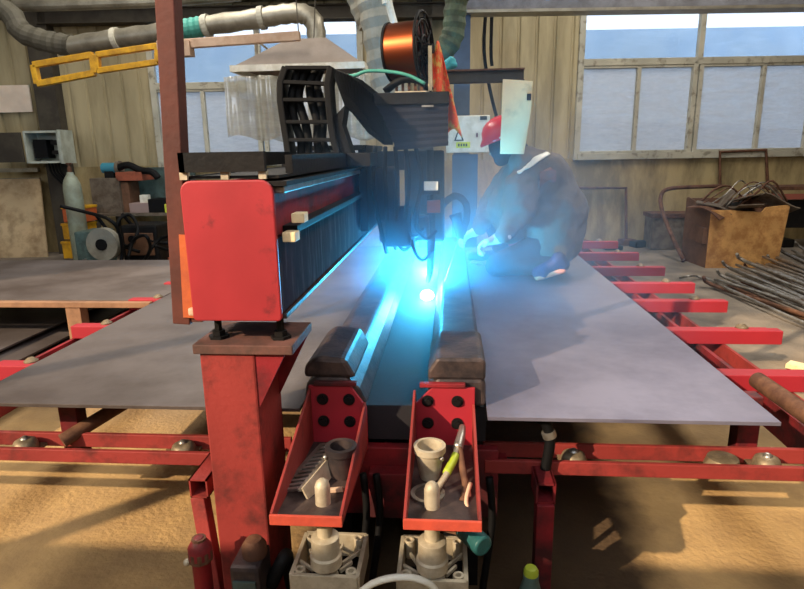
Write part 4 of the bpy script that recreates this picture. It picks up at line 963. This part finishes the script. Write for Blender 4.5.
m_ = MB(); m_.prism([top[0].lerp(bot[0], .1), top[3].lerp(bot[3], .1), bot[3].lerp(top[3], .1), bot[0].lerp(top[0], .1)], (.03, .15, 0)); m_.build('inner_hoses', M['black'], t)
MB().prism([at(338, 154, 2.6), at(331, 120, 2.6), at(345, 105, 2.6), at(342, 125, 2.6), at(352, 155, 2.6)], (0, .12, 0)).build('guide_plate', M['rubber'], t)
MB().span(at(284, 156, 2.6).x, at(395, 156, 2.6).x-.1, 2.55, 2.8, at(300, 158, 2.6).z-.04, at(300, 154, 2.6).z, .004).build('base_plate', M['black'], t)
# torch assembly
t = thing('welding_torch', (-.12, 3.1, 1.0), 'welding torch with feed rod pointing down to the arc', 'torch')
MB().cyl(at(430, 150, 3.05), at(430, 215, 3.05), .018, seg=16).build('feed_rod', M['black'], t, smooth='auto')
p = at(431, 188, 3.02); MB().span(p.x-.045, p.x+.045, 2.98, 3.08, p.z-.03, p.z+.03, .004).build('clamp', M['black'], t)
p = at(431, 186, 2.97); MB().span(p.x-.035, p.x+.035, 2.965, 2.98, p.z-.022, p.z+.022, .003).build('display', M['label_white'], t)
MB().tube(P([(430, 212), (431, 240), (430, 270)], 3.12)+[Vector((-.122, 3.17, .80))], lambda s: .026-.012*s, 16).build('nozzle', M['black'], t, smooth=True)
MB().span(at(426, 0, 3.05).x, at(440, 0, 3.05).x, 3.0, 3.06, at(432, 212, 3.05).z, at(432, 200, 3.05).z, .004).build('guide_block', M['wood_plank'], t)
MB().tube(P([(434, 222), (442, 206), (455, 196), (466, 204), (466, 222), (460, 238)], 3.3), .02, 12, ring=.03).build('torch_hose', M['rubber'], t)
MB().tube(P([(455, 214), (458, 225), (460, 238)], 3.25), lambda s: .035-.018*s, 14).build('torch_head', M['black'], t, smooth=True)
MB().cyl(at(458, 240, 3.2), at(441, 294, 3.2), .004, seg=8).build('filler_wire', M['steel'], t)
for k, (x, y) in enumerate(((392, 212), (398, 236), (408, 222), (416, 246), (420, 225))):
    MB().tube([at(x, y-25, 3.1), at(x-3, y, 3.02), at(x+6, y+14, 3.0), at(x+16, y+6, 3.06)], .009, 8).build('cable', M['rubber'], t, smooth=True)
MB().span(at(392, 0, 3.1).x, at(428, 0, 3.1).x, 3.05, 3.15, at(410, 240, 3.1).z, at(410, 215, 3.1).z, .01).build('slide_block', M['grime'], t)
# arc
a = Vector((-.124, 3.17, .722))
tag(MB().sph(a, .036, 3, (1.0, .7, .75)).build('welding_arc', emit('arc_white', (.75, 1.0, 1.0), 60), smooth=True), 'brilliant white welding arc burning at the seam', 'arc')
# dark arm and cream board hanging from its end
t = thing('steel_bracket', (.2, 3.65, 1.93), 'dark steel arm reaching right from the welding machine', 'arm')
a = at(440, 77, 3.65); b = at(524, 75, 3.65)
MB().span(a.x-.1, b.x, 3.62, 3.70, b.z-.035, b.z-.026).build('lower_flange', M['clad_dark'], t); MB().span(a.x-.1, b.x, 3.62, 3.70, b.z+.028, b.z+.037).build('upper_flange', M['rusty'], t)
MB().span(a.x-.1, b.x, 3.655, 3.665, b.z-.03, b.z+.03).build('web', M['clad_dark'], t)
MB().span(-.16, -.1, 3.62, 3.70, 1.5, b.z+.03).build('upright', M['clad_dark'], t)
MB().span(-.42, -.1, 3.36, 3.70, 1.46, 1.50).build('base_plate', M['clad_dark'], t)
q = [at(x, y, 3.60) for x, y in ((503, 79), (533, 81), (531, 112), (524, 154), (500, 154))]
t = thing('cream_board', q[0], 'cream painted sheet metal board hanging in front of the helmet', 'board')
MB().prism(q, (0, .012, 0)).build('sheet', M['cream'], t, bevel=.002)
p = at(529, 97, 3.6); MB().span(p.x-.012, p.x+.012, 3.592, 3.6, p.z-.018, p.z+.018).build('latch', M['dark_ink'], t)
tag(MB().span(-4.1, -1.88, 3.45, 3.50, .565, .60, .004).build('steel_angle', M['angle']), 'long tan steel angle along the near edge of the brownish left sheet', 'angle bar')

# ================================================================== WORKER (kneeling on the right plate, leaning towards the torch)
V = Vector
t = thing('person', (.55, 3.85, ZT), 'person in a red helmet and brown-grey work clothes kneeling on the plate by the torch', 'person')
J = dict(pelvis=V((.64, 3.88, .95)), waist=V((.66, 3.88, 1.11)), chest=V((.57, 3.88, 1.32)), neck=V((.43, 3.87, 1.455)), head=V((.345, 3.86, 1.545)),
    shN=V((.50, 3.74, 1.38)), shF=V((.46, 4.08, 1.38)), elN=V((.42, 3.60, 1.12)), elF=V((.28, 4.12, 1.14)), wrN=V((.275, 3.50, .985)), wrF=V((.16, 3.90, .97)),
    hipN=V((.64, 3.78, .92)), hipF=V((.64, 4.0, .92)), knN=V((.30, 3.72, .785)), knF=V((.28, 4.08, 1.10)), anN=V((.66, 3.66, .79)), anF=V((.36, 4.10, .80)))
def hand(mb, wrist, aim, side, r, palm_n):
    """palm, four curled fingers and a thumb"""
    aim = aim.normalized(); pn = (palm_n - aim*palm_n.dot(aim)).normalized(); sx = aim.cross(pn)*side
    mb.cap(wrist, wrist+aim*.04, r*2.6, r*2.4)
    for k in range(4):
        o = sx*(-.030+.020*k); mb.cap(wrist+aim*.02+o*.8, wrist+aim*.075+o, r*1.45, r*1.25)
        L = (.036, .042, .040, .031)[k]
        a = wrist+aim*.078+o; b = a+(aim*.8-pn*.45).normalized()*L; c = b+(aim*.2-pn*1).normalized()*L*.75; d = c+(-aim*.6-pn*.7).normalized()*L*.5
        mb.cap(a, b, r*1.1, r); mb.cap(b, c, r, r*.92); mb.cap(c, d, r*.92, r*.8)
    a = wrist+aim*.02-sx*.03; b = a+(aim*.6-sx*.7-pn*.3).normalized()*.038; c = b+(aim*.75-pn*.55).normalized()*.034
    mb.cap(a, b, r*1.5, r*1.2); mb.cap(b, c, r*1.15, r*.95)
# body (one continuous mesh, mostly under clothes)
m_ = MB()
m_.cap(J['pelvis'], J['waist'], .115, .105); m_.cap(J['waist'], J['chest'], .105, .12); m_.cap(J['chest'], J['neck'], .10, .055); m_.cap(J['neck'], J['head']+V((.03, 0, -.04)), .052, .05)
m_.cap(J['shN'], J['shF'], .06, .06)
for s in ('N', 'F'):
    m_.cap(J['sh'+s], J['el'+s], .048, .038); m_.cap(J['el'+s], J['wr'+s], .038, .026)
    m_.cap(J['hip'+s], J['kn'+s], .08, .055); m_.cap(J['kn'+s], J['an'+s], .052, .036)
hd = J['head']; hx_ = V((-.93, -.05, -.36)).normalized()       # where the face looks: to the left and down at the arc
hy_ = V((0, 1, 0)); hz_ = hx_.cross(hy_).normalized()
if hz_.z < 0: hz_ = -hz_
m_.sph(hd, .088, 3, (1.05, .86, 1.1)); m_.cap(hd+hx_*.03-hz_*.05, hd+hx_*.055-hz_*.085, .055, .04)
m_.cap(hd+hx_*.09-hz_*.005, hd+hx_*.108-hz_*.035, .010, .015)                                                     # nose
m_.cap(hd+hx_*.085-hz_*.065+hy_*.018, hd+hx_*.085-hz_*.065-hy_*.018, .010, .010)                                   # lips
for s in (-1, 1):
    m_.cap(hd+hy_*s*.082-hz_*.0, hd+hy_*s*.084-hz_*.035, .016, .011)                                               # ears
    m_.cap(hd+hx_*.082+hy_*s*.018+hz_*.012, hd+hx_*.078+hy_*s*.045+hz_*.010, .010, .009)                             # brow
hand(m_, J['wrN'], V((-.85, .15, -.35)), 1, .0080, V((0, .4, 1)))
hand(m_, J['wrF'], V((-.8, -.3, -.25)), -1, .0080, V((0, .4, 1)))
m_.cap(J['anN'], J['anN']+V((-.10, 0, -.05)), .04, .035); m_.cap(J['anF'], J['anF']+V((-.16, 0, -.06)), .04, .032)
m_.build('body', M['skin'], t, rem=.007)
for s in (-1, 1):
    MB().sph(hd+hx_*.086+hy_*s*.031-hz_*.006, .012, 3).build('eye', M['white'], t, smooth=True)
# jacket
m_ = MB()
m_.cap(J['pelvis']+V((.04, 0, -.02)), J['waist']+V((.03, 0, 0)), .185, .19); m_.cap(J['waist']+V((.02, 0, .0)), J['chest']+V((.02, 0, -.01)), .19, .175)
m_.cap(J['chest']+V((0, .06, 0)), J['neck']+V((.04, .05, -.05)), .17, .11); m_.cap(J['chest']+V((0, -.06, 0)), J['neck']+V((.04, -.05, -.05)), .17, .11)
m_.cap(J['neck']+V((.03, 0, -.03)), J['neck']+V((-.01, 0, .01)), .095, .075)
m_.cap(J['waist'], V((.50, 3.80, 1.14)), .17, .12)
m_.cap(J['waist']+V((.0, -.07, 0)), J['pelvis']+V((.0, -.09, -.06)), .15, .15); m_.cap(J['waist']+V((0, .08, 0)), J['pelvis']+V((0, .08, -.05)), .15, .15)
for s in ('N', 'F'):
    m_.cap(J['sh'+s], J['el'+s]+V((0, 0, .0)), .098, .078); m_.cap(J['el'+s], J['wr'+s]+V((.03, 0, .02)), .078, .050)
m_.cap(V((.44, 3.70, 1.27)), V((.41, 3.62, 1.14)), .115, .105); m_.cap(V((.46, 3.9, 1.34)), V((.34, 3.92, 1.14)), .12, .10); m_.cap(V((.34, 3.92, 1.14)), V((.40, 3.85, 1.0)), .10, .10)
jk = m_.build('jacket', M['jacket'], t, rem=.014, disp=(.034, .08))
# trousers
m_ = MB()
for s in ('N', 'F'):
    m_.cap(J['hip'+s]+V((0, 0, -.02)), J['kn'+s], .115, .078); m_.cap(J['kn'+s], J['an'+s]+V((0, 0, .0)), .072, .058)
m_.cap(J['pelvis']+V((.03, 0, -.06)), J['pelvis'], .15, .14)
m_.build('trousers', M['trousers'], t, rem=.014, disp=(.02, .09))
# gloves
m_ = MB(); hand(m_, J['wrN'], V((-.85, .15, -.35)), 1, .0105, V((0, .4, 1))); m_.cap(J['wrN']+V((.05, .0, .02)), J['wrN'], .040, .034); m_.build('glove', M['glove'], t, rem=.005)
m_ = MB(); hand(m_, J['wrF'], V((-.8, -.3, -.25)), -1, .0105, V((0, .4, 1))); m_.cap(J['wrF']+V((.05, .03, .03)), J['wrF'], .038, .033); m_.build('glove', M['glove'], t, rem=.005)
# shoes
def shoe(an, d, toe_dz):
    sh = MB(); toe = an+d*.20+V((0, 0, toe_dz)); heel = an-d*.045+V((0, 0, -.035))
    sh.cap(an+V((0, 0, .0)), heel, .045, .042); sh.cap(an+V((0, 0, -.02)), toe, .044, .036); sh.cap(toe-d*.06, toe, .043, .034)
    o = sh.build('shoe', M['shoe'], t, rem=.008)
    so_ = MB(); so_.cap(heel+V((0, 0, -.032)), toe+V((0, 0, -.028)), .022, .022); so_.cap(heel+V((0, .022, -.032)), toe+V((0, .018, -.028)), .018, .018); so_.cap(heel+V((0, -.022, -.032)), toe+V((0, -.018, -.028)), .018, .018)
    adopt(so_.build('sole', M['sole'], None, rem=.008), o)
shoe(V((.66, 3.60, .845)), V((-.86, 0, 0)).normalized()*.62, -.085)
shoe(J['anF']+V((0, 0, -.0)), V((-1, 0, 0)), -.03)
# helmet with brim and rim
hc = hd+hz_*.035
m_ = MB(); bm = m_.bm
prof = [(.116, -.012), (.116, .0), (.114, .03), (.107, .058), (.090, .086), (.064, .106), (.033, .117), (.001, .121)]
seg = 36; q = Matrix((hx_, hx_.cross(hz_)*-1, hz_)).transposed(); rings = []
for (r, h) in prof:
    ring = []
    for k in range(seg):
        a = 2*PI*k/seg; rx, ry = r*1.12, r*.95
        br = max(0, math.cos(a))**3*.022 if h < .005 else 0
        rid = .006*max(0, 1-abs(math.sin(a))*4) if h > .03 else 0
        ring.append(bm.verts.new(hc+q@V(((rx+br)*math.cos(a), ry*math.sin(a), h+rid))))
    rings.append(ring)
for i in range(len(rings)-1):
    for k in range(seg): bm.faces.new((rings[i][k], rings[i][(k+1) % seg], rings[i+1][(k+1) % seg], rings[i+1][k]))
hel = m_.build('helmet', M['helmet'], t, smooth=True, solid=.004)
m_ = MB(); m_.tube([hc+q@V((.132*math.cos(a_), .112*math.sin(a_), .002)) for a_ in [2*PI*k/40 for k in range(8, 33)]], .0045, 6, smooth=1)
adopt(m_.build('trim_line', M['white'], None), hel)
# dark face cover
m_ = MB(); m_.sph(hd+hx_*.012-hz_*.02, .098, 3, (1.04, .92, 1.08)); m_.cap(hd+hx_*.03-hz_*.05, hd+hx_*.06-hz_*.09, .066, .048); m_.cap(hd-hz_*.06, J['neck']+V((0, 0, .02)), .075, .075)
m_.build('face_cover', M['mask'], t, rem=.010)
# reflective band over the shoulders and one across the back, wrapped on the jacket
def band(pts, wd, out=.012, name='reflective_band', bm_mat=None):
    m2 = MB(); n = len(pts)-1
    Q = []
    for i in range(n):
        p0 = pts[max(i-1, 0)]; p1 = pts[i]; p2 = pts[i+1]; p3 = pts[min(i+2, n)]
        for k in range(6):
            u = k/6; Q.append(.5*((2*p1)+(-p0+p2)*u+(2*p0-5*p1+4*p2-p3)*u*u+(-p0+3*p1-3*p2+p3)*u**3))
    Q.append(pts[-1])
    L_ = []
    for i, p in enumerate(Q):
        d = (Q[min(i+1, len(Q)-1)]-Q[max(i-1, 0)]).normalized(); nrm = (CAMDIR-d*CAMDIR.dot(d)).normalized(); s_ = d.cross(nrm)
        L_.append([m2.bm.verts.new(p+s_*wd*(k/4-.5)*1.0) for k in range(5)])
    for a_, b_ in zip(L_[:-1], L_[1:]):
        for k in range(4): m2.bm.faces.new((a_[k], b_[k], b_[k+1], a_[k+1]))
    o = m2.build(name, bm_mat or M['reflect'], t, smooth=True, solid=.006)
    mod = o.modifiers.new('w', 'SHRINKWRAP'); mod.target = jk; mod.wrap_method = 'NEAREST_SURFACEPOINT'; mod.wrap_mode = 'OUTSIDE_SURFACE'; mod.offset = out
    o.modifiers.move(1, 0)
CAMDIR = V((-.15, -.8, .6)).normalized()
band([at(517, 169, 3.60), at(524, 164, 3.60), at(535, 158, 3.62), at(549, 151, 3.72)], .035)
band([at(548, 176, 3.55), at(554, 174, 3.56), at(562, 177, 3.6)], .10, .008, 'back_print', mat('faded_red_print', (122, 88, 84), .9, dirt=(104, 88, 82), amt=.8, scale=20))
# ================================================================== SMOKE AROUND THE ARC
def smoke_mat(dens, k, cen):
    m = bpy.data.materials.new('welding_smoke'); m.use_nodes = True; nt = m.node_tree; N = nt.nodes; L = nt.links; N.clear()
    v = N.new('ShaderNodeVolumeScatter'); v.inputs['Color'].default_value = (.42, .66, 1, 1); v.inputs['Anisotropy'].default_value = .1
    g = N.new('ShaderNodeNewGeometry'); d = N.new('ShaderNodeVectorMath'); d.operation = 'DISTANCE'; d.inputs[1].default_value = cen
    L.new(g.outputs['Position'], d.inputs[0])
    mr = N.new('ShaderNodeMapRange'); mr.interpolation_type = 'SMOOTHSTEP'; mr.inputs[1].default_value = 0; mr.inputs[2].default_value = k; mr.inputs[3].default_value = dens; mr.inputs[4].default_value = 0.0
    L.new(d.outputs['Value'], mr.inputs[0])
    n = N.new('ShaderNodeTexNoise'); n.inputs['Scale'].default_value = 5; n.inputs['Detail'].default_value = 2; L.new(g.outputs['Position'], n.inputs['Vector'])
    mu = N.new('ShaderNodeMath'); mu.operation = 'MULTIPLY'; m2 = N.new('ShaderNodeMapRange'); m2.inputs[1].default_value = .35; m2.inputs[2].default_value = .65; m2.inputs[3].default_value = .7; m2.inputs[4].default_value = 1.25
    L.new(n.outputs[0], m2.inputs[0]); L.new(mr.outputs[0], mu.inputs[0]); L.new(m2.outputs[0], mu.inputs[1]); L.new(mu.outputs[0], v.inputs['Density'])
    o = N.new('ShaderNodeOutputMaterial'); L.new(v.outputs[0], o.inputs['Volume']); return m
cen = (-.12, 3.12, .90); WC = (.08, 2.80, .82)
def smoke_two(name, d1, k1, d2, k2):
    m = smoke_mat(d1, k1, WC); nt = m.node_tree; N = nt.nodes; L = nt.links
    v = [n for n in N if n.type == 'VOLUME_SCATTER'][0]; src = v.inputs['Density'].links[0].from_socket
    g = [n for n in N if n.type == 'NEW_GEOMETRY'][0]; dn = N.new('ShaderNodeVectorMath'); dn.operation = 'DISTANCE'; dn.inputs[1].default_value = cen; L.new(g.outputs['Position'], dn.inputs[0])
    mr = N.new('ShaderNodeMapRange'); mr.inputs[1].default_value = 0; mr.inputs[2].default_value = k2; mr.inputs[3].default_value = d2; mr.inputs[4].default_value = 0
    L.new(dn.outputs['Value'], mr.inputs[0]); a = N.new('ShaderNodeMath'); a.operation = 'ADD'; L.new(src, a.inputs[0]); L.new(mr.outputs[0], a.inputs[1]); L.new(a.outputs[0], v.inputs['Density'])
    return m
o = MB().sph(WC, 1.25, 4).build('welding_smoke', smoke_two('s', .42, 1.25, 1.0, .50), smooth=True)
tag(o, 'thin blue-lit welding smoke hanging around the arc', 'smoke', kind='stuff')
